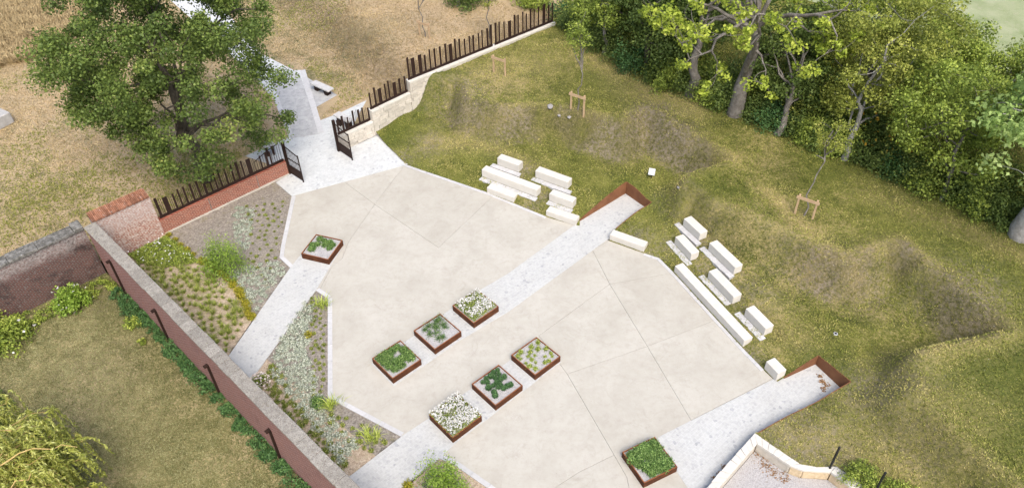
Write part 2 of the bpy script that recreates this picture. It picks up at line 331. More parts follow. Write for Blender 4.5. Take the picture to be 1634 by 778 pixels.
MAT['brickcap'] = m_simple('orange_brick_cap', [(0.3, (0.199, 0.086, 0.052)), (0.5, (0.295, 0.134, 0.080)), (0.7, (0.347, 0.190, 0.131))], 9, 0.9, 0.5, 0.01, 50, True, [((0.332, 0.319, 0.309), 6, 0.6, 0.7, 0.5)], vary=0.75)
MAT['rock'] = m_simple('pale_rock', [(0.3, (0.210, 0.198, 0.186)), (0.7, (0.330, 0.318, 0.306))], 5, 0.9, 0.6, 0.02, 20)
MAT['block'] = m_simple('grey_concrete_block', [(0.3, (0.26, 0.25, 0.24)), (0.7, (0.40, 0.39, 0.37))], 3, 0.9, 0.5, 0.02, 20)
MAT['sign'] = m_simple('white_sign', [(0.3, (0.432, 0.444, 0.468)), (0.7, (0.480, 0.486, 0.498))], 5, 0.5)
MAT['seat'] = m_simple('grey_seat_slab', [(0.3, (0.36, 0.35, 0.34)), (0.7, (0.48, 0.47, 0.46))], 5, 0.8, 0.3, 0.01, 40)
LEAF = {
 'maple': m_leaf('maple_leaf', [(0.054, 0.084, 0.023), (0.111, 0.167, 0.037), (0.204, 0.271, 0.059), (0.366, 0.382, 0.103)]),
 'sunny': m_leaf('yellow_green_leaf', [(0.150, 0.221, 0.026), (0.330, 0.414, 0.053), (0.525, 0.593, 0.092), (0.690, 0.690, 0.158)], 0.4),
 'mid': m_leaf('mid_green_leaf', [(0.105, 0.149, 0.028), (0.224, 0.297, 0.052), (0.389, 0.470, 0.083), (0.627, 0.667, 0.158)]),
 'olive': m_leaf('olive_leaf', [(0.117, 0.144, 0.026), (0.258, 0.299, 0.057), (0.431, 0.453, 0.095), (0.654, 0.619, 0.189)]),
 'dark': m_leaf('dark_green_leaf', [(0.055, 0.091, 0.024), (0.108, 0.163, 0.039), (0.200, 0.268, 0.064), (0.307, 0.378, 0.098)]),
 'pale': m_leaf('pale_green_leaf', [(0.152, 0.240, 0.063), (0.292, 0.418, 0.113), (0.442, 0.582, 0.189), (0.607, 0.708, 0.329)], 0.4),
 'willow': m_leaf('willow_leaf', [(0.132, 0.166, 0.026), (0.277, 0.310, 0.053), (0.437, 0.457, 0.099), (0.608, 0.621, 0.238)], 0.35),
 'bush': m_leaf('fresh_bush_leaf', [(0.090, 0.164, 0.018), (0.194, 0.314, 0.039), (0.329, 0.463, 0.075), (0.463, 0.583, 0.135)], 0.4),
 'ivy': m_leaf('ivy_leaf', [(0.032, 0.076, 0.025), (0.066, 0.150, 0.048), (0.123, 0.238, 0.073), (0.194, 0.328, 0.110)]),
 'grass': m_leaf('ornamental_grass', [(0.146, 0.195, 0.032), (0.260, 0.318, 0.057), (0.390, 0.431, 0.108), (0.585, 0.552, 0.200)]),
 'yellow': m_leaf('golden_foliage', [(0.240, 0.240, 0.024), (0.408, 0.384, 0.036), (0.552, 0.504, 0.060), (0.600, 0.456, 0.060)]),
 'lime': m_leaf('lime_foliage', [(0.202, 0.278, 0.037), (0.380, 0.468, 0.076), (0.557, 0.632, 0.140), (0.695, 0.734, 0.253)]),
 'silver': m_leaf('silver_foliage', [(0.253, 0.286, 0.217), (0.380, 0.422, 0.326), (0.506, 0.534, 0.435), (0.607, 0.621, 0.519)], 0.15),
 'cushion': m_leaf('cushion_foliage', [(0.040, 0.108, 0.040), (0.090, 0.198, 0.071), (0.153, 0.297, 0.108), (0.251, 0.413, 0.161)]),
 'herb': m_leaf('herb_foliage', [(0.079, 0.158, 0.044), (0.158, 0.280, 0.070), (0.263, 0.411, 0.114), (0.403, 0.542, 0.193)]),
 'blossom': m_leaf('white_blossom', [(0.568, 0.559, 0.516), (0.671, 0.662, 0.636), (0.722, 0.722, 0.705)], 0.2),
 'pinkish': m_leaf('blush_blossom', [(0.6, 0.48, 0.42), (0.74, 0.64, 0.58), (0.8, 0.74, 0.7)], 0.2),
 'amber': m_leaf('amber_leaf', [(0.5, 0.26, 0.02), (0.6, 0.36, 0.04), (0.62, 0.45, 0.1)], 0.4),
 'straw': m_leaf('straw_grass', [(0.222, 0.172, 0.083), (0.376, 0.282, 0.149), (0.515, 0.399, 0.215), (0.640, 0.510, 0.297)], 0.2, 0.8),
 'blade': m_leaf('lawn_blades', [(0.113, 0.135, 0.025), (0.218, 0.239, 0.048), (0.338, 0.334, 0.082), (0.564, 0.479, 0.201)], 0.25, 0.8),
 'worn': m_leaf('worn_blades', [(0.111, 0.117, 0.040), (0.203, 0.204, 0.079), (0.305, 0.289, 0.132), (0.424, 0.407, 0.212)], 0.2, 0.9),
 'deadleaf': m_leaf('fallen_leaf', [(0.16, 0.08, 0.03), (0.28, 0.15, 0.06), (0.36, 0.22, 0.1)], 0.1, 0.9),
}

# ------------------------------------------------------------------ layout (pixel -> metres on the ground)
def UL(lst, z=0.0): return [U2(p, z) for p in lst]
SLOPE_END = 0.78
plaza_edge = UL([(648, 263), (777, 307), (872, 346), (925, 361), (972, 384), (1028, 404), (1052, 412), (1075, 435), (1185, 555), (1219, 590), (1239, 609)])
plaza_left = UL([(465, 312), (449, 390), (446, 411), (463, 427), (504, 463), (523, 476), (523, 634), (640, 696), (701, 731), (723, 740), (778, 778), (850, 835)])
plaza = plaza_left + UL([(1100, 835), (1127, 777), (1204, 692)]) + plaza_edge[::-1]
# ramps into the lawn
RB = [U2((925, 353)), U2((998, 309)), U2((1040, 318), 0.78), U2((982, 369), 0.02)]
RD = [U2((1251, 604)), U2((1301, 581)), U2((1357, 608), 0.75), U2((1205, 690), 0.35)]
RD[3] = U2((1207, 693), 0.30)
# white retaining wall
WA = U2((545, 243)); WB = U2((600, 216)); 
W1 = np.array(U2((538, 214), 1.25)); W1 = np.array(WA)
W2 = np.array(U2((593, 178), 1.72)); W3 = np.array(U2((653, 131), 2.45)); W4 = np.array(U2((887, 36), 2.45))
wall_line = [tuple(W1), tuple(W2), tuple(W3), tuple(W4)]
UPZ = 2.25
crest = [tuple(W3+(W4-W3)*0.12)] + UL([(735, 138), (748, 172), (800, 184), (911, 187), (993, 211), (1027, 187), (1165, 268), (1085, 297), (1140, 338), (1344, 428), (1430, 400), (1601, 540), (1465, 572), (1386, 606)], 1.7) + [U2((1480, 690), 1.4), U2((1700, 900), 1.4)]
upper = crest + [(80, 5), (80, 90), (6, 90), tuple(W4+(W4-W3)*0.3)]
cres_np = np.array(crest)

BENCH = [  # front-bottom-left px, front-bottom-right px, base z, height, depth, label, strip
 ((793.6,262.8),(827.8,275),0.62,'short white stone bench at the upper left corner of the left group on the lawn',1),
 ((768.9,281.3),(856.2,314.6),0.32,'long white stone bench in the middle row of the left group on the lawn',1),
 ((854,283),(905.7,302),0.62,'white stone bench at the back right of the left group on the lawn',1),
 ((876,320),(912.9,333.5),0.32,'short white stone bench in the middle row beside the upper rusty ramp wall',1),
 ((777,307.4),(819.8,323.6),0.0,'low white stone bench on the plaza edge below the long bench of the left group',0),
 ((871,344.3),(918.3,360.5),0.0,'low white stone bench on the plaza edge touching the upper ramp wall on its left',0),
 ((972,382.5),(1027,402.3),0.0,'low white stone bench on the plaza edge just right of the upper paved ramp',0),
 ((1089.2,359.7),(1115.2,384),0.62,'white stone bench at the top left corner of the right group on the lawn',1),
 ((1075.7,388.5),(1101.3,416.4),0.32,'short white stone bench above the top end of the longest plaza bench',1),
 ((1129.6,398.4),(1170.3,438),0.62,'white stone bench in the middle of the back row of the right group',1),
 ((1128.5,443.5),(1168.1,485),0.32,'white stone bench in the middle row behind the longest plaza bench',1),
 ((1075.2,433.5),(1185.2,553.3),0.0,'longest white stone bench along the right plaza edge',0),
 ((1187,503),(1218.5,535.3),0.32,'white stone bench nearest the lower right end of the longest plaza bench',1),
 ((1218.8,587.7),(1237.7,607.5),0.0,'small white stone block beside the lower rusty ramp wall',0),
]
bench_geo = []
for a, b, z, lab, st in BENCH:
    A = np.array(U2(a, z)); B = np.array(U2(b, z)); L = np.linalg.norm(B-A); ang = math.atan2(B[1]-A[1], B[0]-A[0])
    e1 = (B-A)/L; e2 = np.array([-e1[1], e1[0]])
    bench_geo.append((A, B, L, ang, e1, e2, z))

SW_LINE = UL([(1204, 690), (1276, 739), (1304, 744), (1335, 743), (1384, 777), (1470, 850)], 0.45)
def zlow(P):
    P = np.asarray(P)[:, :2]
    d = dseg(P, plaza_edge)
    z = SLOPE_END*sstep(-1.2, 3.6, d)-SLOPE_END*sstep(-1.2, 3.6, np.zeros(1)) 
    z = np.maximum(z, 0)*(1/(1-float(sstep(-1.2, 3.6, np.zeros(1))[0])))
    # strip left of the gate court: almost flat at first
    near_gate = np.exp(-((P[:, 0]+7.2)**2+(P[:, 1]-38.0)**2)/5.0)
    return z*(1-0.85*near_gate)
def zlawn(P):
    P = np.asarray(P)[:, :2]
    zl = zlow(P); s = dseg(P, crest); ins = inpoly(P, upper); sdv = np.where(ins, s, -s)
    k = sstep(-1.15, 0.16, sdv+0.5*(fbm(P[:, 0]*0.6, P[:, 1]*0.6)-0.5))*sstep(0.5, 2.4, dseg(P, RD))*sstep(0.4, 1.6, dseg(P, RB))
    edge = dseg(P, plaza_edge)
    z = zl+(UPZ-SLOPE_END)*k*sstep(0.2, 2.0, edge)
    # trampled rim, hollow in front of the bank, small undulation
    z += (0.18*np.exp(-((sdv-0.15)/0.42)**2)-0.20*np.exp(-((sdv+1.5)/0.6)**2))*sstep(0.5, 2.4, dseg(P, RD))
    z += (0.16*(fbm(P[:, 0]*0.35+3, P[:, 1]*0.35)-0.5)+0.07*(fbm(P[:, 0]*1.3, P[:, 1]*1.3+4)-0.5))*sstep(0.3, 2.5, edge)
    # front right falls back to the stone wall level
    dw_ = dseg(P, SW_LINE); k = 1-sstep(0.0, 2.2, dw_); z = z*(1-k)+0.41*k
    for (A, B, L, ang, e1, e2, zb) in bench_geo:
        if zb == 0: continue
        r = P-A; u = r @ e1; v = r @ e2
        du = np.maximum(np.maximum(-0.25-u, u-L-0.1), 0); dv = np.maximum(np.maximum(-0.38-v, v-0.55), 0)
        k = (1-sstep(0.0, 0.4, np.hypot(du, dv)))*sstep(0.1, 0.5, edge); z = z*(1-k)+(zb-0.03)*k
    return z
def on_lawn(px):
    d = ray(px); ts = np.linspace(20, 90, 2800); P = np.array([0, 0, H])+ts[:, None]*d
    z = zlawn(P); i = int(np.argmax(P[:, 2] <= z)); return np.array([P[i, 0], P[i, 1], z[i]])

# side wall of the lower garden
GZ = -0.6
SWT = 2.62
SI0 = np.array(U2((155, 357), SWT)); SI1 = np.array(U2((575, 778), SWT)); SDIR = (SI1-SI0)/np.linalg.norm(SI1-SI0); SN = np.array([SDIR[1], -SDIR[0]])   # SN points to the garden
if SN @ np.array([-1, -1]) < 0: SN = -SN
SI1x = SI0+SDIR*32
def clipw(poly): 
    p = clip_half(poly, SI1x, SI0-SDIR*5)
    if len(p) < 3 or not inpoly(np.array([[-5, 25.0]]), clip_half([(-60, -20), (60, -20), (60, 80), (-60, 80)], SI1x, SI0-SDIR*5))[0]: p = clip_half(poly, SI0-SDIR*5, SI1x)
    return p
# back wall line (its plaza face)
BW0 = np.array(U2((263, 373))); BW1 = np.array(U2((463, 277))); BDIR = (BW1-BW0)/np.linalg.norm(BW1-BW0); BN = np.array([-BDIR[1], BDIR[0]])  # BN points away from the plaza
BANG = math.atan2(BDIR[1], BDIR[0])
BC = BW0+BDIR*((SI0-BW0) @ BDIR)      # inside corner

# ------------------------------------------------------------------ setting: ground sheets
bm = bmesh.new(); prism(bm, [(-900, -300), (900, -300), (900, 1500), (-900, 1500)], -1.6, -1.5)
tag(bm_obj('ground', bm, MAT['earth']), kind='structure')

def zmeadow(P):
    P = np.asarray(P)[:, :2]
    ln = [U2((300, -140), 0), U2((455, 28), 0.4), U2((600, 150), 0.6), U2((640, 165), 0.6)]
    a, b = np.array(ln[1]), np.array(ln[2]); d = (b-a)/np.linalg.norm(b-a); n = np.array([d[1], -d[0]])
    if n @ np.array([1, 1]) < 0: n = -n
    s = (P-a) @ n
    z = 1.35*sstep(0.0, 3.6, s+0.9*(fbm(P[:, 0]*0.5, P[:, 1]*0.5)-0.5))
    z += 0.18*np.exp(-((s-3.8)/0.9)**2)
    z += 0.2*(fbm(P[:, 0]*0.3, P[:, 1]*0.3)-0.5)*sstep(0.5, 4, s)
    return z+0.003
MS = None
court_out = UL([(391, 249), (430, 230), (437, 159), (405, 116), (345, 52), (300, 20), (352, 10), (420, 90), (470, 112), (483, 112), (509, 193), (541, 181), (585, 160)])
far_wall_pts = [tuple(W4+(W4-W3)*0.02)]
meadow_poly = [tuple(BC-BDIR*45+BN*0.45), tuple(BW1-BDIR*0.05+BN*0.2), (W1[0]-0.1, W1[1]+0.35), tuple(W2+np.array([-0.3, 0.3])), tuple(W3+np.array([-0.3, 0.3])), tuple(W4+np.array([-0.3, 0.3])), (8, 60), (14, 130), (-160, 130), (-160, 10)]
V, F = region(meadow_poly, 0.7, zmeadow, inner=lambda G: (G[:, 0] > -55) & (G[:, 1] < 85))
P = V[:, :2]; a, b = np.array(U2((455, 28), 0.4)), np.array(U2((600, 150), 0.6)); dd = (b-a)/np.linalg.norm(b-a); nn = np.array([dd[1], -dd[0]]); nn = nn if nn @ np.array([1, 1]) > 0 else -nn
a0_ = a.copy(); s = (P-a) @ nn
bare = np.exp(-((s-1.9)/1.5)**2)*0.95+0.25*np.exp(-((s-6)/3)**2)
pth = dseg(P, UL([(470, 215), (440, 130), (400, 90)])); bare = np.maximum(bare, 0.75*np.exp(-(pth/2.2)**2))
dry = 0.75*sstep(1.5, 4.0, s)*np.clip(1.3-sstep(14, 26, s), 0, 1)+0.55*sstep(18, 26, P[:, 1]-P[:, 0]*0.35-30)*0
green = np.exp(-(dseg(P, UL([(100, 300), (230, 320), (260, 290)]))/2.6)**2)
far_l = dseg(P, UL([(-60, -60), (60, 60), (60, 130)], 0)); dry = np.maximum(dry, 0.85*np.exp(-(far_l/6)**2)); dry = np.maximum(dry, 0.5*np.exp(-(dseg(P, UL([(0, 240), (90, 300), (10, 390)]))/2.5)**2))
me = mesh_np('meadow', V, F, smooth=True, extra={'dry': dry*(1-0.9*green), 'bare': bare*(1-green)*0.5, 'brown': np.exp(-((s-1.9)/1.6)**2)*0.75})
tag(link('meadow', me, MAT['meadow']), kind='structure'); MEADOW_V, MEADOW_F = V, F

# lawn
stone_wall_out = UL([(1127, 777), (1204, 690), (1276, 739), (1304, 744), (1335, 743), (1384, 777), (1470, 850)], 0.45)
lawn_poly = plaza_edge[:4] + RB + plaza_edge[4:] + RD[:] + [stone_wall_out[k] for k in range(1, 7)] + [(26, 2), (70, 2), (70, 34), (34, 36), (22, 50), (9, 62), tuple(W4+(W4-W3)*0.04), tuple(W3+np.array([0, -0.05])), tuple(W2), tuple(WB)]
V, F = region(lawn_poly, 0.27, zlawn, inner=lambda G: (G[:, 0] < 34))
P = V[:, :2]
sc = dseg(P, crest); ins = inpoly(P, upper); sdv = np.where(ins, sc, -sc)
n1 = fbm(P[:, 0]*0.45, P[:, 1]*0.45); n2 = fbm(P[:, 0]*0.9+20, P[:, 1]*0.9)
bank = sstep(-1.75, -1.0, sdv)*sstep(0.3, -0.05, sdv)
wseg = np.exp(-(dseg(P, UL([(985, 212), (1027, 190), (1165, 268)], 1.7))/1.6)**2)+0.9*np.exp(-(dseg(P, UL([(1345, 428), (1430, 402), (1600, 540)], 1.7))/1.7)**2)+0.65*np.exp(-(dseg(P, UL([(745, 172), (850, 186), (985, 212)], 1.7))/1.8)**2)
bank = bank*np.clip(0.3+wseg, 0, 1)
lush = np.zeros(len(P))
for pts_, rr_, k in [([(625, 205), (665, 165), (715, 130)], 0.9, 1.0), ([(1560, 640), (1640, 600), (1650, 740)], 2.2, 0.9), ([(945, 150), (985, 165)], 0.9, 0.7), ([(1000, 286), (1045, 312)], 0.7, 0.7), ([(1308, 558), (1362, 604)], 0.8, 0.8), ([(650, 245), (740, 280)], 0.6, 0.6), ([(1130, 310), (1220, 390)], 1.0, 0.6), ([(1300, 300), (1450, 360)], 1.6, 0.5), ([(1480, 400), (1600, 470)], 1.2, 0.5), ([(905, 75), (1100, 175), (1350, 275), (1634, 420)], 0.9, 0.6), ([(760, 235), (850, 262)], 0.7, 0.5)]:
    lush = np.maximum(lush, k*np.exp(-(dseg(P, UL(pts_, 1.0))/rr_)**2))
bare = bank*sstep(0.3, 0.62, n1)*0.85
for ctr, r, k in [((1040, 205), 1.4, 0.9), ((1075, 230), 1.4, 0.6), ((1540, 490), 1.6, 0.75), ((1500, 470), 1.7, 0.5), ((1390, 450), 1.6, 0.5), ((735, 165), 1.8, 0.7), ((1020, 365), 1.1, 0.9), ((1060, 370), 1.0, 0.6), ((640, 225), 1.0, 0.6), ((680, 210), 1.2, 0.7), ((1200, 450), 1.3, 0.6), ((1300, 690), 2.0, 0.6), ((1250, 700), 1.5, 0.6), ((1400, 620), 1.6, 0.6)]:
    c = U2(ctr, 1.2); bare = np.maximum(bare, k*np.exp(-((P[:, 0]-c[0])**2+(P[:, 1]-c[1])**2)/r**2))
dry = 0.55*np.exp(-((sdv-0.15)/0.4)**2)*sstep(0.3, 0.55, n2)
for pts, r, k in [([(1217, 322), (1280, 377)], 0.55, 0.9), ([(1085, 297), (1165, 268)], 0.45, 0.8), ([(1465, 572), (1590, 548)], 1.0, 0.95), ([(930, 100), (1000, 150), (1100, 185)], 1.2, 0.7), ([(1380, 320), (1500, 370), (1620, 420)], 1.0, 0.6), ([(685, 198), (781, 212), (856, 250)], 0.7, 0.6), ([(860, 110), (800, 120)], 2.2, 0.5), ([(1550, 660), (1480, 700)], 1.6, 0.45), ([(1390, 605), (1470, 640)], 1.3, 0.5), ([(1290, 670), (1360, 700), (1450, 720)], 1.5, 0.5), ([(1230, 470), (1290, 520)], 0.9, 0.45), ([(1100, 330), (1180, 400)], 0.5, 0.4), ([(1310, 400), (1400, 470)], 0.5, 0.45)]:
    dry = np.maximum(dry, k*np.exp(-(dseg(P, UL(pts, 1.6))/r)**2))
# worn earth between the stone benches
for q in [((835, 270), 0.62), ((866, 312), 0.32), ((845, 330), 0.2), ((1118, 385), 0.5), ((1120, 425), 0.3), ((1180, 495), 0.3), ((1200, 565), 0.1)]:
    c = U2(q[0], q[1]); bare = np.maximum(bare, 0.9*np.exp(-((P[:, 0]-c[0])**2+(P[:, 1]-c[1])**2)/0.55**2))
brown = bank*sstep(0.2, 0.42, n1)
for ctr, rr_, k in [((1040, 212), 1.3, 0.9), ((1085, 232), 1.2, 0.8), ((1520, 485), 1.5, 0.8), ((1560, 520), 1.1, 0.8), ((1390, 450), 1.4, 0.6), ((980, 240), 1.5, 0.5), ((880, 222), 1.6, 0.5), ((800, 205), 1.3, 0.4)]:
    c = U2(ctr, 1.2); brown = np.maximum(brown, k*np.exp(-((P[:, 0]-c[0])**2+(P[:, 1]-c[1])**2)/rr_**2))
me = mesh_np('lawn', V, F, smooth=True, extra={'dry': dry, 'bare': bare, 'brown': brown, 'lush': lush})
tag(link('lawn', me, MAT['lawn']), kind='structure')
LAWN_V, LAWN_F, LAWN_DRY, LAWN_BARE = V, F, dry-0.7*lush, np.maximum(bare, brown*0.8)

# pale field behind the trees
bm = bmesh.new(); prism(bm, [(9, 62), (22, 50), (34, 36), (70, 34), (70, 2), (500, -100), (500, 900), (14, 900), (14, 130), (8, 60)], 0.2, 1.25)
tag(bm_obj('field', bm, MAT['field']), kind='structure')

# lower garden
g_poly = [tuple(SI0+SN*0.5-SDIR*0.5), tuple(SI1x+SN*0.5), (20, -15), (-80, -15), tuple(BC-BDIR*60-BN*0.2+SN*0), tuple(BC-BDIR*0.6-BN*0.0)]
zg = lambda P: GZ+0.14*(fbm(P[:, 0]*0.4, P[:, 1]*0.4)-0.5)
V, F = region(g_poly, 0.6, zg, inner=lambda G: (G[:, 0] > -40) & (G[:, 1] > 6))
dw = dseg(V, [tuple(SI0+SN*0.5), tuple(SI1x+SN*0.5)]); ctr = np.array(U2((170, 600), GZ))
dc = np.hypot(V[:, 0]-ctr[0], V[:, 1]-ctr[1])
bare = np.maximum(0.75*np.exp(-(dseg(V, UL([(205, 460), (165, 480)], GZ))/1.2)**2), 0.4*np.exp(-(dc/2.2)**2))
me = mesh_np('garden_ground', V, F, smooth=True, extra={'dry': 0.55*np.exp(-(dc/5)**2)*(1-np.exp(-(dw/1.2)**2)), 'bare': bare})
tag(link('garden_ground', me, MAT['garden']), kind='structure'); GARDEN_V, GARDEN_F = V, F

# ------------------------------------------------------------------ plaza slabs
bm = bmesh.new(); prism(bm, ccw(inset(plaza, 0.03)), -0.2, -0.05)
plaza_o = bm_obj('plaza', bm, MAT['joint']); tag(plaza_o, kind='structure')
J = [[(646, 263), (598, 326), (556, 386), (546, 412), (529, 426), (650, 531), (700, 575)], [(548, 289), (598, 326)], [(598, 326), (700, 395), (760, 462)], [(700, 395), (790, 310)], [(449, 380), (500, 378)],
     [(529, 426), (506, 470)], [(945, 398), (973, 453), (1033, 552), (1103, 670)], [(972, 384), (945, 398)], [(810, 498), (860, 535), (973, 453)], [(860, 535), (905, 596), (1033, 552), (1150, 507)],
     [(905, 596), (980, 725), (1000, 760), (1020, 850)], [(790, 657), (800, 671), (925, 752), (980, 725), (1058, 692)], [(925, 752), (940, 830)], [(523, 600), (592, 572)], [(592, 575), (640, 610), (690, 665)], [(800, 671), (740, 735)], [(925, 752), (850, 800), (800, 835)],
     [(690, 540), (655, 578), (640, 610)], [(860, 535), (770, 600), (715, 640)], [(1103, 670), (1240, 600)], [(973, 453), (1075, 435)]]
pts = []; edges = []
def addp(p):
    for i, q in enumerate(pts):
        if abs(q[0]-p[0])+abs(q[1]-p[1]) < 0.02: return i
    pts.append(p); return len(pts)-1
pc = ccw(plaza); ids = [addp(p) for p in pc]; edges += [(ids[i], ids[(i+1) % len(ids)]) for i in range(len(ids))]
for ln in J:
    q = [addp(U2(p)) for p in ln]; edges += [(q[i], q[i+1]) for i in range(len(q)-1) if q[i] != q[i+1]]
r = delaunay_2d_cdt([Vector(p) for p in pts], edges, [], 0, 1e-4)
vs = [tuple(v) for v in r[0]]; cons = set()
for e, src in zip(r[1], r[4] if len(r) > 4 else [[]]*len(r[1])):
    if src: cons.add(tuple(sorted(e)))
tris = [f for f in r[2] if inpoly(np.array([[sum(vs[i][0] for i in f)/3, sum(vs[i][1] for i in f)/3]]), pc)[0]]
e2t = {}
for i, f in enumerate(tris):
    for k in range(3): e2t.setdefault(tuple(sorted((f[k], f[(k+1) % 3]))), []).append(i)
comp = [-1]*len(tris); nc = 0
for i in range(len(tris)):
    if comp[i] >= 0: continue
    st = [i]; comp[i] = nc
    while st:
        t = st.pop(); f = tris[t]
        for k in range(3):
            e = tuple(sorted((f[k], f[(k+1) % 3])))
            if e in cons: continue
            for o_ in e2t[e]:
                if comp[o_] < 0: comp[o_] = nc; st.append(o_)
    nc += 1
for c in range(nc):
    bd = {}
    for i, f in enumerate(tris):
        if comp[i] != c: continue
        for k in range(3):
            a_, b_ = f[k], f[(k+1) % 3]; e = tuple(sorted((a_, b_)))
            if not any(comp[o_] == c and o_ != i for o_ in e2t[e]): bd[a_] = b_
    if not bd: continue
    s0 = next(iter(bd)); loop = [s0]; cur = bd[s0]
    while cur != s0 and cur in bd and len(loop) < 500: loop.append(cur); cur = bd[cur]
    poly = inset([vs[i] for i in loop], 0.006)
    if abs(area(poly)) < 0.02: continue
    bm = bmesh.new(); prism(bm, poly, -0.13, 0.0); bm_obj('slab', bm, MAT['concrete'], plaza_o)

# paved bands (white setts)
def band(name, px, mat, z=0.006, z0=-0.1, clip=False):
    poly = [U2(p) if not isinstance(p, np.ndarray) else tuple(p) for p in px]
    if clip: poly = clipw(poly)
    bm = bmesh.new(); prism(bm, ccw(poly), z0, z); return tag(bm_obj(name, bm, mat), kind='structure')
band('paved_band', [(463, 427), (480, 406), (504, 376), (550, 388), (527, 425), (504, 463), (340, 690), (300, 660)], MAT['setts'], clip=True)
band('paved_band', [(592, 580), (661, 535), (722, 491), (765, 463), (810, 437), (925, 353), (998, 309), np.array(RB[2]), (983, 368), (972, 380), (810, 498), (737, 541), (674, 585), (628, 616)], MAT['setts'], 0.008)
band('paved_band', [(640, 696), (684, 667), (753, 619), (816, 573), (857, 546), (896, 577), (853, 610), (791, 658), (724, 709), (701, 731), (653, 767), (560, 850), (440, 850)], MAT['setts'], 0.007, clip=True)
band('paved_ramp', [(1058, 693), (1239, 602), (1301, 580), np.array(RD[2]), (1204, 693), (1122, 790), (1106, 790), (1080, 752), (1030, 776), (993, 730)], MAT['setts'], 0.009)
band('gate_court', [(440, 291), (466, 313), (649, 263), (600, 216), (541, 241), (585, 160), (541, 181), (509, 193), (483, 112), (470, 112), (437, 159), (461, 219), (391, 249), (430, 262), (462, 278)], MAT['setts_gate'], 0.010)
band('garden_path', [(437, 159), (400, 118), (330, 52), (260, -10), (330, -20), (415, 85), (470, 113)], MAT['setts_gate'], 0.012)
band('gravel_path', [(464, 221), (510, 214), (478, 117), (432, 121), (447, 163)], MAT['path'], 0.016)
band('bench_pad', [(487, 122), (538, 152), (505, 171)], MAT['path'], 0.013)

# kerb stones
def kerb(name, line, wdt, side, step=1.0, z=0.018, mat='kerb'):
    root = empty(name, (line[0][0], line[0][1], 0)); tag(root, kind='structure')
    for i in range(len(line)-1):
        a = np.array(line[i]); b = np.array(line[i+1]); L = np.linalg.norm(b-a); n = max(1, round(L/step)); d = (b-a)/L; nr = np.array([-d[1], d[0]])*side
        for k in range(n):
            p = a+d*(L*k/n+0.006); q = a+d*(L*(k+1)/n-0.006)
            bm = bmesh.new(); dz = random.uniform(-0.003, 0.003)
            o = root.location
            poly = ccw([tuple(p-np.array(o[:2])), tuple(q-np.array(o[:2])), tuple(q+nr*wdt-np.array(o[:2])), tuple(p+nr*wdt-np.array(o[:2]))])
            prism(bm, poly, -0.1, z+dz); bm_obj('kerb_stone', bm, MAT[mat], root)
kerb('bed_kerb', UL([(466, 313), (449, 390), (446, 411), (463, 427)]), 0.2, 1)
kerb('bed_kerb', UL([(504, 463), (523, 476), (523, 634), (640, 696)]), 0.2, 1)
kerb('bed_kerb', UL([(701, 731), (723, 740), (778, 778), (850, 833)]), 0.2, 1)
kerb('lawn_kerb', [plaza_edge[0], plaza_edge[1], plaza_edge[2]], 0.16, -1, 0.5)
kerb('lawn_kerb', [plaza_edge[5], plaza_edge[6], plaza_edge[7], plaza_edge[8], plaza_edge[9]], 0.16, -1, 0.5)
kerb('path_kerb', UL([(437, 159), (461, 220)]), 0.3, 1, 1.0, 0.03)
kerb('path_kerb', UL([(479, 113), (508, 213)]), 0.34, 1, 1.0, 0.03)
kerb('court_kerb', UL([(600, 216), (648, 263)]), 0.14, 1, 0.7, 0.02)

# ------------------------------------------------------------------ walls
def wall_obj(name, A, dirv, L, T, z0, z1, mat, label, cat='wall', part='wall_face', nrm=None):
    """wall with local x along it; thickness towards nrm"""
    ang = math.atan2(dirv[1], dirv[0]); left = np.array([-dirv[1], dirv[0]]); s = 1 if left @ nrm > 0 else -1
    root = empty(name, (A[0], A[1], z0), ang, label, cat)
    y0, y1 = (0, T) if s > 0 else (-T, 0)
    box_obj(part, (0, L, y0, y1, 0, z1-z0), mat, root)
    return root, s
# side wall of the garden
root, s = wall_obj('garden_wall', SI0-SDIR*0.25+SN*0.06, SDIR, 30, 0.43, GZ-0.2, SWT-0.10, MAT['sidebrick'], 'long maroon brick wall with pale stone coping between plaza beds and lower garden', nrm=SN)
x = 0.0; i = 0
zt = SWT-0.10-(GZ-0.2)
while x < 29.5:
    L = random.uniform(0.55, 0.95); bm = bmesh.new(); j = lambda k=0.012: random.uniform(-k, k)
    y0, y1 = (-0.06, 0.49) if s > 0 else (-0.49, 0.06)
    v = bx(bm, x+0.004, x+L-0.004, y0+j(), y1+j(), zt, zt+0.10+j(0.008))
    mid = zt+0.115
    bm_obj('coping_stone', bm, MAT['coping'], root, bevel=0.012); x += L
# row of small broken tiles along the inner coping edge
for k in range(230):
    xx = random.uniform(0, 24); yy = (-0.03 if s > 0 else 0.03)+random.uniform(-0.02, 0.03)*s
# vertical iron braces on the garden face
for (pt, pb) in [((177, 417), (206, 470)), ((249, 495), (281, 552)), ((333, 583), (362, 642)), ((432, 686), (458, 742))]:
    t0 = onplane(pt, SI0+SN*0.49, SI0+SN*0.49+SDIR); u = (t0[:2]-(SI0-SDIR*0.25)) @ SDIR
    yy = s*0.43; bm = bmesh.new(); ya, yb = sorted((yy, yy+s*0.09)); zt0 = t0[2]-(GZ-0.2)
    bx(bm, u-0.045, u+0.045, ya, yb, 0.1, zt0)
    br = bm_obj('brace', bm, MAT['steel'], root)
    ya, yb = sorted((yy, yy+s*0.2)); box_obj('bracket', (u-0.12, u+0.04, ya, yb, zt0+0.002, zt0+0.06), MAT['steel'], br)

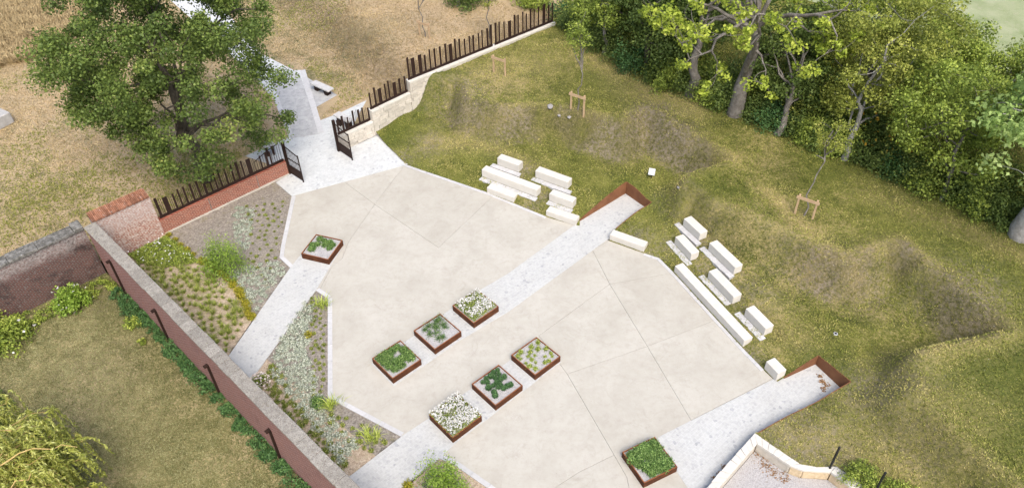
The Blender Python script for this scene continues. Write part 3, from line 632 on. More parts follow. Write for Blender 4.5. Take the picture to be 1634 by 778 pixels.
# high brick wall at the back corner, with sloping brick-on-edge cap
LH = (BW0-BC) @ BDIR; HB = 2.45
root, s = wall_obj('brick_wall', BC-BDIR*0.1, BDIR, LH+0.1, 0.5, -0.2, HB, MAT['whitebrick'], 'high weathered red brick wall with orange brick cap in the garden corner', nrm=BN)
zt = HB+0.2; nb = int((LH+0.1)/0.078)
for row in range(2):
    for k in range(nb):
        bm = bmesh.new(); x0 = k*0.078+0.004; y0 = -0.06+row*0.30; y1 = y0+0.29; za = zt+0.005+0.20*(y0+0.06)/0.6; zb = zt+0.005+0.20*(y1+0.06)/0.6; dz = random.uniform(-0.008, 0.008)
        vs_ = bx(bm, x0, x0+0.062, y0, y1-0.012, zt+0.003, zt+0.08)
        for i_, zz in ((4, za), (5, za), (6, zb), (7, zb)): vs_[i_].co.z = zz+0.09+dz
        bm_obj('brick', bm, MAT['brickcap'], root)
# low brick wall with steel fence
LL = (BW1-BW0) @ BDIR; LWZ = 0.86
lroot, s = wall_obj('low_brick_wall', BW0+BDIR*0.005, BDIR, LL-0.03, 0.36, -0.2, LWZ, MAT['redbrick'], 'low red brick wall carrying the dark steel fence left of the gate', nrm=BN)
for xx in (LL*0.36, LL*0.74): box_obj('pier_joint', (xx-0.02, xx+0.02, -0.012, 0.05, 0.1, LWZ+0.195), MAT['coping_dark'], lroot)
box_obj('plinth', (0.02, LL-0.06, -0.03, -0.001, 0.05, 0.27), MAT['wallstone'], lroot)
# old dark wall continuing to the left
OL = 30
root, s = wall_obj('old_brick_wall', BC-BDIR*(OL+0.55), BDIR, OL, 0.5, GZ-0.2, 2.3, MAT['oldbrick'], 'old dark stained brick wall with lichen coping at the left edge', nrm=BN)
zt = 2.3-(GZ-0.2); x = 14.0
while x < OL-0.1:
    L = min(random.uniform(0.9, 1.7), OL-x); bm = bmesh.new(); up = 0.12 if x > OL-1.9 else 0
    bx(bm, x+0.005, x+L-0.005, -0.09, 0.6, zt+0.002, zt+0.13+up+random.uniform(-0.02, 0.02)); bm_obj('coping_stone', bm, MAT['coping_dark'], root, bevel=0.02); x += L

# white retaining wall: blocks laid in courses
def stone_wall(A, B, z1, z0=-0.15, T=0.4, root=None, cap=0.14, zlim=None):
    A = np.array(A); B = np.array(B); L = np.linalg.norm(B-A); d = (B-A)/L; ang = math.atan2(d[1], d[0]); off = A-np.array(root.location[:2])
    n = np.array([d[1], -d[0]])
    core = box_obj('wall_core', (0, L, 0.06, T, z0, z1-cap), MAT['wallstone'], root, (off[0], off[1], 0), ang)
    ch = 0.26; nrow = int(math.ceil((z1-cap-z0)/ch)); ch = (z1-cap-z0)/nrow
    for rr in range(nrow):
        x = -random.uniform(0, 0.4) if rr else 0
        while x < L-0.02:
            bl = random.uniform(0.45, 0.8); x0 = max(x, 0)+0.009; x1 = min(x+bl, L)-0.009; x += bl
            if x1-x0 < 0.06: continue
            za = z0+rr*ch+0.008; zb = za+ch-0.016
            mid = A+d*(x0+x1)/2+n*0.3
            if zlim is not None and zlawn(np.array([mid]))[0] > zb+0.05: continue
            bm = bmesh.new(); bx(bm, x0, x1, random.uniform(-0.035, 0.005), 0.059, za, zb); bm_obj('block', bm, MAT['wallstone'], root, (off[0], off[1], 0), ang)
    x = 0
    while x < L-0.02:
        bl = random.uniform(0.5, 0.75); x1 = min(x+bl, L)
        if L-x1 < 0.25: x1 = L
        bm = bmesh.new(); bx(bm, x+0.004, x1-0.004, -0.03+random.uniform(-0.006, 0.006), T+0.03, z1-cap+0.002, z1+random.uniform(-0.006, 0.006)); bm_obj('coping_stone', bm, MAT['limestone'], root, (off[0], off[1], 0), ang, bevel=0.012)
        x = x1
rw = empty('retaining_wall', (W1[0], W1[1], 0), 0, 'pale stone retaining wall stepping up right of the gate', 'wall')
stone_wall(W1, W2-(W2-W1)/np.linalg.norm(W2-W1)*0.005, 1.05, root=rw, zlim=1)
stone_wall(W2, W3-(W3-W2)/np.linalg.norm(W3-W2)*0.005, 1.72, root=rw, zlim=1)
stone_wall(W3, W4, 2.45, root=rw, zlim=1)

# ------------------------------------------------------------------ steel fences: uneven bars on a rail
def fence(name, A, B, z0, hmin, hmax, label, seed, n_thin=2, gap=(0.16, 0.30), skip=0.0, wide=0.24):
    R_ = random.Random(seed); A = np.array(A); B = np.array(B); L = np.linalg.norm(B-A); d = (B-A)/L; ang = math.atan2(d[1], d[0])
    root = empty(name, (A[0], A[1], z0), ang, label, 'fence')
    box_obj('rail', (0, L, -0.03, 0.03, 0.02, 0.16), MAT['steel'], root)
    x = 0.04
    for q in range(max(2, int(L/1.6))):
        xx = 0.2+q*(L-0.4)/max(1, int(L/1.6)-1); box_obj('foot', (xx-0.03, xx+0.03, -0.029, 0.029, 0.0, 0.019), MAT['steel'], root)
    while x < L-skip-0.05:
        wd = R_.choice([0.09, 0.10, 0.12, 0.13, wide]); h = R_.uniform(hmin, hmax); wd = min(wd, L-x)
        box_obj('bar', (x, x+wd, -0.02, 0.02, 0.162, h), MAT['steel'], root)
        g = R_.uniform(*gap); 
        for t in range(n_thin):
            xt = x+wd+g*(t+1)/(n_thin+1)
            if xt < L-skip: box_obj('rod', (xt-0.009, xt+0.009, -0.009, 0.009, 0.162, h*R_.uniform(0.8, 0.98)), MAT['steel'], root)
        x += wd+g
    return root
# left fence
lf0 = BW0+BDIR*0.12+BN*0.16; lf1 = BW1-BDIR*0.12+BN*0.16
fl = fence('steel_fence', lf0, lf1, LWZ, 1.05, 1.3, 'dark steel fence of uneven bars on the red brick wall left of the gate', 11, 2, (0.16, 0.28), 1.6)
L = np.linalg.norm(lf1-lf0)
# sweeping end panel up to the gate post
prev = None
for k in range(13):
    f = k/12; xx = L-1.62+1.55*f; h = 0.72+0.45*math.sin(f*1.45)
    box_obj('rod', (xx-0.009, xx+0.009, -0.009, 0.009, 0.162, h), MAT['steel'], fl)
    if prev:
        bm = bmesh.new(); vs_ = bx(bm, prev[0], xx, -0.018, 0.018, 0, 0.03)
        for i_ in range(8): vs_[i_].co.z += (prev[1] if i_ in (0, 3, 4, 7) else h)
        bm_obj('top_rail', bm, MAT['steel'], fl)
    prev = (xx, h)
for xx, wdt in ((L-1.3, 0.06), (L-0.95, 0.1), (L-0.72, 0.08)): box_obj('bar', (xx, xx+wdt, -0.02, 0.02, 0.162, 0.98), MAT['steel'], fl)
e12 = (W2-W1)/np.linalg.norm(W2-W1); e23 = (W3-W2)/np.linalg.norm(W3-W2); e34 = (W4-W3)/np.linalg.norm(W4-W3)
back = lambda e, t=0.2: np.array([-e[1], e[0]])*t
L3 = np.linalg.norm(W4-W3)
fence('steel_fence', W1+e12*0.1+back(e12), W2-e12*0.06+back(e12), 1.05, 0.85, 1.15, 'short dark steel fence section beside the right gate leaf', 21)
fence('steel_fence', W2+e23*0.06+back(e23), W3-e23*0.06+back(e23), 1.72, 1.0, 1.35, 'dark steel fence section on the middle step of the pale wall', 22)
fence('steel_fence', W3+e34*0.06+back(e34), W3+e34*L3*0.555+back(e34), 2.45, 1.2, 1.5, 'long dark steel fence section on the highest part of the pale wall', 23)
fence('steel_fence', W3+e34*L3*0.57+back(e34), W4-e34*0.1+back(e34), 2.45, 1.2, 1.55, 'far dark steel fence section at the tree end of the pale wall', 24)

# gate leaves
def gate(name, hinge, end, hh, he, label):
    A = np.array(hinge); B = np.array(end); L = np.linalg.norm(B-A); ang = math.atan2(B[1]-A[1], B[0]-A[0])
    root = empty(name, (A[0], A[1], 0.010), ang, label, 'gate')
    box_obj('gate_post', (-0.07, 0.07, -0.07, 0.07, 0, hh), MAT['steel'], root)
    zt = lambda x: hh-0.12-(hh-0.12-he)*(x/L)**0.8
    for (x0, x1) in ((0.08, 0.13), (L-0.06, L)):
        box_obj('stile', (x0, x1, -0.025, 0.025, 0.06, zt((x0+x1)/2)+(0.06 if x1 == L else 0)), MAT['steel'], root)
    box_obj('kick_panel', (0.131, L-0.061, -0.012, 0.012, 0.08, 0.62), MAT['steel'], root)
    for z in (0.64, 1.12): 
        box_obj('cross_rail', (0.131, L-0.061, -0.018, 0.018, z, z+0.05), MAT['steel'], root)
    bm = bmesh.new(); n = 6; prev = None
    for k in range(n):
        xa = 0.131+(L-0.192)*k/n; xb = 0.131+(L-0.192)*(k+1)/n; v = bx(bm, xa, xb, -0.018, 0.018, 0, 0.05)
        for i_ in range(8): v[i_].co.z += zt(xa if i_ in (0, 3, 4, 7) else xb)-0.05
    bm_obj('top_rail', bm, MAT['steel'], root)
    nb_ = max(5, int(L/0.14))
    for k in range(1, nb_):
        x = 0.13+(L-0.19)*k/nb_; box_obj('rod', (x-0.01, x+0.01, -0.008, 0.008, 0.692, zt(x)-0.052), MAT['steel'], root)
    box_obj('wheel_shoe', (L-0.06, L-0.0, -0.03, 0.03, 0.0, 0.058), MAT['steel'], root)
    return root
gate('gate_leaf', U2((463, 277)), U2((485, 291)), 2.1, 1.72, 'left leaf of the open dark steel gate beside the brick wall')
gate('gate_leaf', U2((541, 241)), U2((563, 256)), 2.1, 1.72, 'right leaf of the open dark steel gate beside the pale wall')

# slab seats beyond the gate
def seat(a, b, z, wdt, label, zf):
    A = np.array(U2(a, z)); B = np.array(U2(b, z)); L = np.linalg.norm(B-A); ang = math.atan2(B[1]-A[1], B[0]-A[0])
    g = zf
    root = empty('slab_seat', (A[0], A[1], g), ang, label, 'seat')
    box_obj('seat_slab', (0, L, -wdt/2, wdt/2, z-0.10-g, z-g), MAT['seat'], root, bevel=0.01)
    bm = bmesh.new(); v = bx(bm, L*0.62, L*0.88, -wdt*0.32, wdt*0.32, 0, z-0.102-g)
    for i_ in (0, 1, 2, 3): v[i_].co.x = v[i_].co.x*0.6+L*0.78*0.4
    bm_obj('leg', bm, MAT['steel'], root)
    bm = bmesh.new(); bx(bm, L*0.12, L*0.3, -wdt*0.3, wdt*0.3, 0, z-0.102-g); bm_obj('leg', bm, MAT['steel'], root)
seat((499, 130), (528, 143), 0.5, 0.5, 'grey slab seat on the triangular pad beside the path beyond the gate', 0.013)
seat((536, 180), (560, 192), 0.75, 0.5, 'grey slab seat half hidden behind the fence right of the gate', 0.0)
seat((419, 231), (436, 226), 0.8, 0.5, 'grey slab seat behind the sweeping fence end left of the gate', 0.0)

# ------------------------------------------------------------------ stone benches
for (A, B, L, ang, e1, e2, z), (a, b, z_, lab, strip) in zip(bench_geo, BENCH):
    h = 0.47 if strip else (0.36 if L < 4 else 0.42)
    if lab.startswith('small white stone block'): h = 0.5
    o = box_obj('stone_bench', (0, L, 0, 0.46, 0 if strip else 0.0, h), MAT['limestone'], None, (A[0], A[1], z if strip else 0.001), ang, bevel=0.018)
    tag(o, lab, 'bench', 'white stone benches')
    if strip:
        root = empty('paved_strip', (A[0], A[1], z-0.15), ang); tag(root, kind='structure')
        x = -0.28; row = 0
        while x < L+0.05:
            bl = random.uniform(0.16, 0.3); 
            for y0, y1 in ((-0.30-(0.02 if random.random() < 0.4 else 0), -0.004),):
                if (x < -0.2 or x > L-0.1) and random.random() < 0.3: continue
                bm = bmesh.new(); bx(bm, x, x+bl-0.008, y0, y1, 0, 0.15+random.uniform(-0.004, 0.006)); bm_obj('paver', bm, MAT['kerb'], root)
            x += bl

# ------------------------------------------------------------------ corten plates of the ramps
def plates(pts3, label):
    root = empty('ramp_wall', (pts3[0][0], pts3[0][1], 0), 0, label, 'retaining wall'); O = np.array(pts3[0])
    for i in range(3):
        a = np.array(pts3[i])-O; b = np.array(pts3[i+1])-O; L = np.linalg.norm(b-a); d = (b-a)/L; n = np.array([-d[1], d[0]]); N = 14
        bm = bmesh.new(); top = []; 
        for k in range(N+1):
            p = a+d*L*k/N; zz = max(0.05, float(zlawn(np.array([p+O]))[0])+0.035)
            top.append((p, zz))
        # straighten
        zs = [t[1] for t in top]
        vb = []
        for (p, _), zz in zip(top, zs):
            vb.append([bm.verts.new((*(p+n*0.0), -0.1)), bm.verts.new((*(p+n*0.0), zz)), bm.verts.new((*(p+n*0.025), zz)), bm.verts.new((*(p+n*0.025), -0.1))])
        for k in range(N):
            for q in range(4): bm.faces.new((vb[k][q], vb[k+1][q], vb[k+1][(q+1) % 4], vb[k][(q+1) % 4]))
        bm.faces.new(vb[0][::-1]); bm.faces.new(vb[-1])
        bmesh.ops.recalc_face_normals(bm, faces=bm.faces[:])
        bm_obj('steel_plate', bm, MAT['corten_plate'], root)
plates(RB, 'rusty steel retaining walls round the upper paved ramp')
plates(RD, 'rusty steel retaining walls round the lower paved ramp')

# ------------------------------------------------------------------ stone wall at the bottom right
ow = UL([(1100, 808), (1127, 777), (1204, 690), (1276, 739), (1304, 744), (1335, 743), (1384, 777), (1440, 820)], 0.45)
iw = UL([(1120, 808), (1147, 777), (1208, 707), (1260, 741), (1281, 749), (1326, 752), (1359, 777), (1410, 820)], 0.45)
root = empty('stone_wall', (ow[2][0], ow[2][1], 0), 0, 'low pale stone wall with a corner round the sunken yard at bottom right', 'wall'); O = np.array(ow[2])
for i in range(len(ow)-1):
    q = [np.array(ow[i])-O, np.array(ow[i+1])-O, np.array(iw[i+1])-O, np.array(iw[i])-O]
    bm = bmesh.new(); prism(bm, ccw([tuple(p) for p in inset([tuple(x) for x in q], 0.02)]), -0.3, 0.33); bm_obj('wall_core', bm, MAT['render_tan' if i >= 3 else 'wallstone'], root)
    L = np.linalg.norm(q[1]-q[0]); n = max(1, round(L/(0.34 if i < 3 else 0.5)))
    for k in range(n):
        f0, f1 = k/n+0.004/L, (k+1)/n-0.004/L; pl = [q[0]+(q[1]-q[0])*f0, q[0]+(q[1]-q[0])*f1, q[3]+(q[2]-q[3])*f1, q[3]+(q[2]-q[3])*f0]
        j = random.uniform(-0.03, 0.03) if i < 2 else random.uniform(-0.012, 0.012); nr = (q[0]-q[3])/np.linalg.norm(q[0]-q[3])
        pl[0] = pl[0]+nr*j; pl[1] = pl[1]+nr*j
        bm = bmesh.new(); prism(bm, ccw([tuple(p) for p in pl]), 0.332, 0.45+random.uniform(-0.01, 0.01)); bm_obj('coping_stone', bm, MAT['limestone'], root, bevel=0.01)
yard = [iw[i] for i in range(len(iw))]+[(12, 9), (6, 9)]
bm = bmesh.new(); prism(bm, ccw(yard), -0.4, -0.1); tag(bm_obj('yard_paving', bm, MAT['gravel_white']), kind='structure')

# ------------------------------------------------------------------ vegetation helpers
def unit(v): return v/np.maximum(np.linalg.norm(v, axis=-1, keepdims=True), 1e-9)
def leaf_quads(C, size, r, up=0.6, aspect=0.6, out=None, outk=0.0, tb=None, tint=None):
    """rhombic leaves at the points C; returns V, F, tint"""
    C = np.asarray(C); N = len(C); n = r.normal(size=(N, 3))*0.75; n[:, 2] += up
    if out is not None: n += out*outk
    n = unit(n); t = r.normal(size=(N, 3)) if tb is None else tb+r.normal(size=(N, 3))*0.25
    t = unit(t-n*np.sum(t*n, 1, keepdims=True)); b = np.cross(n, t)
    s = (np.asarray(size)*np.ones(N)*r.uniform(0.7, 1.3, N))[:, None]
    drop = n*s*0.18
    V = np.stack([C-t*s*0.5, C-b*s*0.5*aspect+drop, C+t*s*0.5, C+b*s*0.5*aspect+drop], 1).reshape(-1, 3)
    F = np.arange(4*N).reshape(N, 4)
    if tint is None: tint = np.clip(r.normal(0.45, 0.22, N), 0, 1)
    return V, F, np.repeat(tint, 4)
def blades(C, h, wd, r, n=4, spread=0.6):
    C = np.repeat(np.asarray(C), n, 0); N = len(C); a = r.uniform(0, 2*np.pi, N); hh = (np.repeat(np.asarray(h)*np.ones(N//n), n)*r.uniform(0.6, 1.2, N))[:, None]
    d = np.stack([np.cos(a), np.sin(a), np.zeros(N)], 1); p = np.stack([-d[:, 1], d[:, 0], d[:, 2]], 1)
    base = C+d*hh*0.12; lean = r.uniform(0.1, spread, N)[:, None]
    w_ = (np.repeat(np.asarray(wd)*np.ones(N//n), n))[:, None]
    mid = base+d*hh*lean*0.4+np.array([0, 0, 1])*hh*0.6
    tip = base+d*hh*lean*1.1+np.array([0, 0, 1])*hh*(1-0.35*lean)
    V = np.stack([base-p*w_*0.5, base+p*w_*0.5, mid+p*w_*0.45, tip, mid-p*w_*0.45], 1).reshape(-1, 3)
    i = np.arange(N)[:, None]*5
    F = np.concatenate([i+np.array([[0, 1, 2]]), i+np.array([[0, 2, 4]]), i+np.array([[4, 2, 3]])], 0)
    return V, F, np.repeat(np.clip(r.normal(0.45, 0.25, N), 0, 1), 5)
class Tubes:
    def __init__(s): s.V = []; s.F = []; s.n = 0
    def add(s, pts, rad, sides=6):
        pts = np.asarray(pts, float); n = len(pts); tan = unit(np.gradient(pts, axis=0))
        ref = np.array([0.31, 0.17, 0.93]) if abs(tan[0][2]) < 0.9 else np.array([1.0, 0.1, 0])
        a = unit(np.cross(tan, ref)); b = np.cross(tan, a); th = np.linspace(0, 2*np.pi, sides, endpoint=False)
        ring = pts[:, None]+(a[:, None]*np.cos(th)[None, :, None]+b[:, None]*np.sin(th)[None, :, None])*np.asarray(rad)[:, None, None]
        s.V.append(ring.reshape(-1, 3)); i = np.arange(n-1)[:, None]*sides; k = np.arange(sides)[None]; k2 = (k+1) % sides
        s.F.append(np.stack([i+k, i+k2, i+sides+k2, i+sides+k], -1).reshape(-1, 4)+s.n); s.n += n*sides
    def mesh(s, name): return mesh_np(name, np.concatenate(s.V), np.concatenate(s.F), smooth=True)
def curve(a, b, r, sag=0.0, wob=0.1, n=7):
    a = np.asarray(a, float); b = np.asarray(b, float); t = np.linspace(0, 1, n)[:, None]; L = np.linalg.norm(b-a)
    p = a+(b-a)*t; k = r.normal(size=3)*wob*L; p = p+k*np.sin(t*np.pi)*0.5; p[:, 2] += (sag*L*np.sin(t*np.pi))[:, 0]
    m = r.normal(size=(n, 3))*0.02*L; m[0] = 0; m[-1] = 0
    return p+m

def tree(name, label, base, h, tr, cen, rad, n_clump, per, clump_r, leaf, lmat, bmat, seed, limbs=7, fork=0.28, lean=(0, 0), shell=0.55, group=None, cat='tree', up=0.55, flat=0.7, tip_sparse=False, low_cut=-0.95, trunk_top=0.7, aspect=0.62, extra=None, twig_k=1.0, sector=None):
    r = np.random.default_rng(seed); base = np.asarray(base, float); cen = np.asarray(cen, float); rad = np.asarray(rad, float)
    root = empty(name, tuple(base), 0, label, cat, group)
    # clump centres in an uneven crown: shell-biased with lobes
    cl = []
    lob = unit(r.normal(size=(9, 3))); lobk = r.uniform(-0.40, 0.38, 9)
    while len(cl) < n_clump:
        d = unit(r.normal(size=3)); 
        if d[2] < low_cut: continue
        k = 1+np.sum(lobk*np.maximum(0, lob @ d-0.55)*2.0)
        rr = (shell+(1-shell)*r.random())**0.8 if r.random() < 0.8 else r.random()**0.6
        p = cen-base+d*rad*rr*k
        if p[2] < 0.35: continue
        if sector is not None and not sector(p): continue
        cl.append(p)
    cl = np.array(cl)
    T = Tubes(); top = np.array([lean[0], lean[1], h*trunk_top]); tp = curve((0, 0, -0.15), top, r, 0, 0.06, 9)
    tk = np.linspace(0, 1, 9); rads = tr*(1.25-tk*1.0); rads[0] = tr*1.35; rads[1] = tr*1.12; T.add(tp, np.maximum(rads, 0.03), 10)
    B = Tubes(); nodes = [tp[3:]]; nrad = [rads[3:]]
    idx = r.choice(len(cl), min(limbs, len(cl)), replace=False)
    for i in idx:
        t0 = fork+(0.9-fork)*r.random(); k = min(8, int(t0*8)); f = t0*8-k; s0 = tp[k]*(1-f)+tp[min(8, k+1)]*f
        ln = curve(s0, cl[i], r, 0.08, 0.16, 9); rr = np.linspace(max(0.035, tr*0.48*(1.1-t0*0.5)), 0.02, 9); B.add(ln, rr, 7); nodes.append(ln[2:]); nrad.append(rr[2:])
    N_ = np.concatenate(nodes); R_ = np.concatenate(nrad)
    for i in range(len(cl)):
        if i in idx: continue
        dd = np.linalg.norm(N_-cl[i], axis=1)+0.6*np.maximum(0, N_[:, 2]-cl[i][2]); j = int(np.argmin(dd))
        ln = curve(N_[j], cl[i], r, 0.05, 0.2, 6); rr = np.linspace(min(R_[j]*0.7, 0.02+0.018*dd[j])*twig_k, 0.009, 6); B.add(ln, rr, 5)
        if len(N_) < 900: N_ = np.concatenate([N_, ln[2:5]]); R_ = np.concatenate([R_, rr[2:5]])
    tk_o = link('trunk', T.mesh('trunk'), bmat, root); link('limbs', B.mesh('limbs'), bmat, root)
    # leaves in clumps; each clump has its own tone
    C = np.repeat(cl, per, 0); N = len(C); off = r.normal(size=(N, 3)); off = unit(off)*(r.random(N)**0.45)[:, None]; off[:, 2] *= flat
    cr = np.repeat(clump_r*r.uniform(0.6, 1.3, len(cl)), per)[:, None]
    P = C+off*cr
    keep = P[:, 2] > 0.12; tone = np.repeat(r.normal(0, 0.10, len(cl)), per)
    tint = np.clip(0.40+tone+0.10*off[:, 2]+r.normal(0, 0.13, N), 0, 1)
    P = P[keep]; tint = tint[keep]
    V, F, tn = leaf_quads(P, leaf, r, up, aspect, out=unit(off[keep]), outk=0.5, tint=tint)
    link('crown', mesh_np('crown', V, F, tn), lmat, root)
    if extra:
        em, cnt, esz, ec, er = extra; k = r.normal(size=(cnt, 3))*np.array(er)+np.array(ec)-base
        V, F, tn = leaf_quads(k, esz, r); link('autumn_leaves', mesh_np('autumn_leaves', V, F, tn), em, root)
    return root

def shrub(name, label, base, rx, ry, hz, n, leaf, lmat, seed, group=None, cat='shrub', blossom=None, stems=6, n_clump=26, aspect=0.62, flat=0.8):
    r = np.random.default_rng(seed); root = empty(name, tuple(base), 0, label, cat, group)
    cl = []
    for _ in range(n_clump):
        d = unit(r.normal(size=3)); d[2] = abs(d[2]); rr = 0.45+0.5*r.random(); cl.append(d*np.array([rx, ry, hz*0.85])*rr*r.uniform(0.85, 1.12)+np.array([0, 0, 0.06]))
    cl = np.array(cl); per = n//n_clump
    B = Tubes()
    for i in range(min(stems, n_clump)): B.add(curve((r.normal()*0.05, r.normal()*0.05, -0.08), cl[i], r, 0.05, 0.15, 5), np.linspace(0.022, 0.006, 5), 5)
    link('stems', B.mesh('stems'), MAT['bark_dark'], root)
    C = np.repeat(cl, per, 0); N = len(C); off = unit(r.normal(size=(N, 3)))*(r.random(N)**0.45)[:, None]
    P = C+off*np.array([rx, ry, hz])*0.36; tone = np.repeat(r.normal(0, 0.12, n_clump), per)
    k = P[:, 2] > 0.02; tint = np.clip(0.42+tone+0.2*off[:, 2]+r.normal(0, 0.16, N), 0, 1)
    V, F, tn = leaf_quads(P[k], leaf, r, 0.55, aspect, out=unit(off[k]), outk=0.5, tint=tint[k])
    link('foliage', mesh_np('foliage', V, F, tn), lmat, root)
    if blossom:
        m, cnt, sz = blossom; d = unit(r.normal(size=(cnt, 3))); d[:, 2] = np.abs(d[:, 2])+0.1; P = d*np.array([rx, ry, hz])*1.05
        V, F, tn = leaf_quads(P, sz, r, 1.2, 0.9); link('blossoms', mesh_np('blossoms', V, F, tn), m, root)
    return root
def copy_tree(o, loc, rz, sc, label=None):
    c = o.copy(); COL.objects.link(c); c.location = loc; c.rotation_euler = (0, 0, rz); c.scale = (sc, sc, sc)
    if label: c['label'] = label
    for ch in list(o.children):
        d = ch.copy(); COL.objects.link(d); d.parent = c
    return c

# ------------------------------------------------------------------ planters
PS, PH = 1.50, 0.33
PLN = {'A': (-9.46, 28.93, 70.7), 'B1': (-5.06, 21.66, 41.4), 'B2': (-3.39, 23.20, 41.7), 'B3': (-1.73, 24.67, 41.7), 'C1': (-2.42, 18.69, 41.6), 'C2': (-0.74, 20.18, 41.4), 'C3': (0.92, 21.68, 41.4), 'D': (5.06, 16.50, 25.9)}
PLAB = {'A': 'rusty steel square planter near the gate, half green and half gravel', 'B1': 'rusty steel planter with green herbs, leftmost of the upper row of three',
 'B2': 'rusty steel planter with sprawling thin plants in the middle of the upper row', 'B3': 'rusty steel planter full of white flowers at the upper end of the upper row',
 'C1': 'rusty steel planter overflowing with white flowers at the lower end of the lower row', 'C2': 'rusty steel planter with round green cushion plants in the middle of the lower row',
 'C3': 'rusty steel planter with small lime tufts at the upper end of the lower row', 'D': 'rusty steel planter full of green herbs at the bottom edge beside the lower ramp'}
pl_o = {}
for k, (x, y, a) in PLN.items():
    root = empty('planter', (x, y, 0.011), math.radians(a), PLAB[k], 'planter', 'rusty steel planters on the plaza'); h = PS/2; t = 0.028
    for d in ((-h, h, -h, -h+t), (-h, h, h-t, h), (-h, -h+t, -h+t+0.001, h-t-0.001), (h-t, h, -h+t+0.001, h-t-0.001)):
        box_obj('side_plate', (*d, 0, PH), MAT['corten'], root)
    for d in ((-h, h, -h, -h+0.036), (-h, h, h-0.036, h), (-h, -h+0.036, -h+0.037, h-0.037), (h-0.036, h, -h+0.037, h-0.037)):
        box_obj('rim', (*d, PH+0.0005, PH+0.012), MAT['corten_rim'], root)
    bm = bmesh.new(); N = 12; q = h-t-0.001
    vv = [[bm.verts.new((-q+2*q*i/N, -q+2*q*j/N, PH-0.05+random.uniform(-0.012, 0.012))) for j in range(N+1)] for i in range(N+1)]
    for i in range(N):
        for j in range(N): bm.faces.new((vv[i][j], vv[i+1][j], vv[i+1][j+1], vv[i][j+1]))
    bm_obj('gravel_fill', bm, MAT['gravel_white'], root, smooth=True)
    pl_o[k] = root
def ploc(k, u, v, z=PH-0.055):
    x, y, a = PLN[k]; a = math.radians(a); return (x+u*math.cos(a)-v*math.sin(a), y+u*math.sin(a)+v*math.cos(a), 0.011+z)
def clump_mesh(nm, rx, h, n, leaf, r, up=0.5, aspect=0.5, rough=0.25):
    d = unit(r.normal(size=(n, 3))); d[:, 2] = np.abs(d[:, 2]); P = d*np.array([rx, rx, h])*(0.55+0.45*r.random(n))[:, None]*(1+rough*r.normal(size=(n, 1))*0.5); P[:, 2] = np.maximum(P[:, 2], 0.01)
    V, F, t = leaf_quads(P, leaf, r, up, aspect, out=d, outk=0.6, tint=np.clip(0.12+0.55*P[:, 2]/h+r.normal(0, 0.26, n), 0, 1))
    side = unit(np.cross(P, np.array([0.3, 0.2, 1.0])))*0.004; q0 = P*np.array([0.08, 0.08, 0]); SV = np.stack([q0-side, q0+side, P+side, P-side], 1).reshape(-1, 3)      # a thin stem to every leaf
    V = np.concatenate([V, SV]); F = np.concatenate([F, np.arange(4*n).reshape(n, 4)+4*n]); t = np.concatenate([t, np.full(4*n, 0.0)]); return mesh_np(nm, V, F, t)
r = np.random.default_rng(5)
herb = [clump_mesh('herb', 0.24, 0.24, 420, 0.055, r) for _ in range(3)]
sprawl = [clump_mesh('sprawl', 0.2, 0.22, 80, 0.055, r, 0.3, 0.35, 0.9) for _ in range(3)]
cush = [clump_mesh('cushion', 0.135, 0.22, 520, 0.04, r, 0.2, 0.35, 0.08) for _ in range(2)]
limet = [clump_mesh('lime', 0.105, 0.14, 110, 0.05, r, 0.4, 0.4, 0.5) for _ in range(2)]
def put(name, me, mat, loc, sc, label, cat, group, rz=None):
    o = link(name, me, mat, None, loc, random.uniform(0, 6.28) if rz is None else rz); o.scale = (sc, sc, sc*random.uniform(0.85, 1.15)); return tag(o, label, cat, group)
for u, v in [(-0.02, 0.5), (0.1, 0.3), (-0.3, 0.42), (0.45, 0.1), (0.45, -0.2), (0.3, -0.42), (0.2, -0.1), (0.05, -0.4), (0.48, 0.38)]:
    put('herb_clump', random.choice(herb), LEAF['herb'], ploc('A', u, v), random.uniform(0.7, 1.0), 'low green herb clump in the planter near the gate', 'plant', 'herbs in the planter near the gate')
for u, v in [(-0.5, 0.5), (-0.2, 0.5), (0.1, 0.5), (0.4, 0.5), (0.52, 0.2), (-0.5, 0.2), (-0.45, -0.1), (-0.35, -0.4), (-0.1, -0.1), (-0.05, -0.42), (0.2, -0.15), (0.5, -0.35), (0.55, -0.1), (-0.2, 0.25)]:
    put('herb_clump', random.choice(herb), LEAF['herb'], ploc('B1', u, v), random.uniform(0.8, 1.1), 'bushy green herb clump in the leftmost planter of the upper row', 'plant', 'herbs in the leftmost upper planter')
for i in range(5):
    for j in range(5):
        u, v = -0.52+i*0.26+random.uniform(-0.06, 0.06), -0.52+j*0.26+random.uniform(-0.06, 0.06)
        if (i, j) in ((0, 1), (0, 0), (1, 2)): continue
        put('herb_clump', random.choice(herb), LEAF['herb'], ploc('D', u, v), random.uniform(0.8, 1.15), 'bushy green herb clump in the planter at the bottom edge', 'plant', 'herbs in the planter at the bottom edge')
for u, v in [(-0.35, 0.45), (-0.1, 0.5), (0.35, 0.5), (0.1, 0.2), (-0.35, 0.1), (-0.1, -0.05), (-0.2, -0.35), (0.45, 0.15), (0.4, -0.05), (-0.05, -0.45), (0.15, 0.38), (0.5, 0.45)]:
    put('sprawling_plant', random.choice(sprawl), LEAF['herb'], ploc('B2', u, v), random.uniform(0.8, 1.25), 'thin sprawling olive green plant in the middle planter of the upper row', 'plant', 'sprawling plants in the middle upper planter')
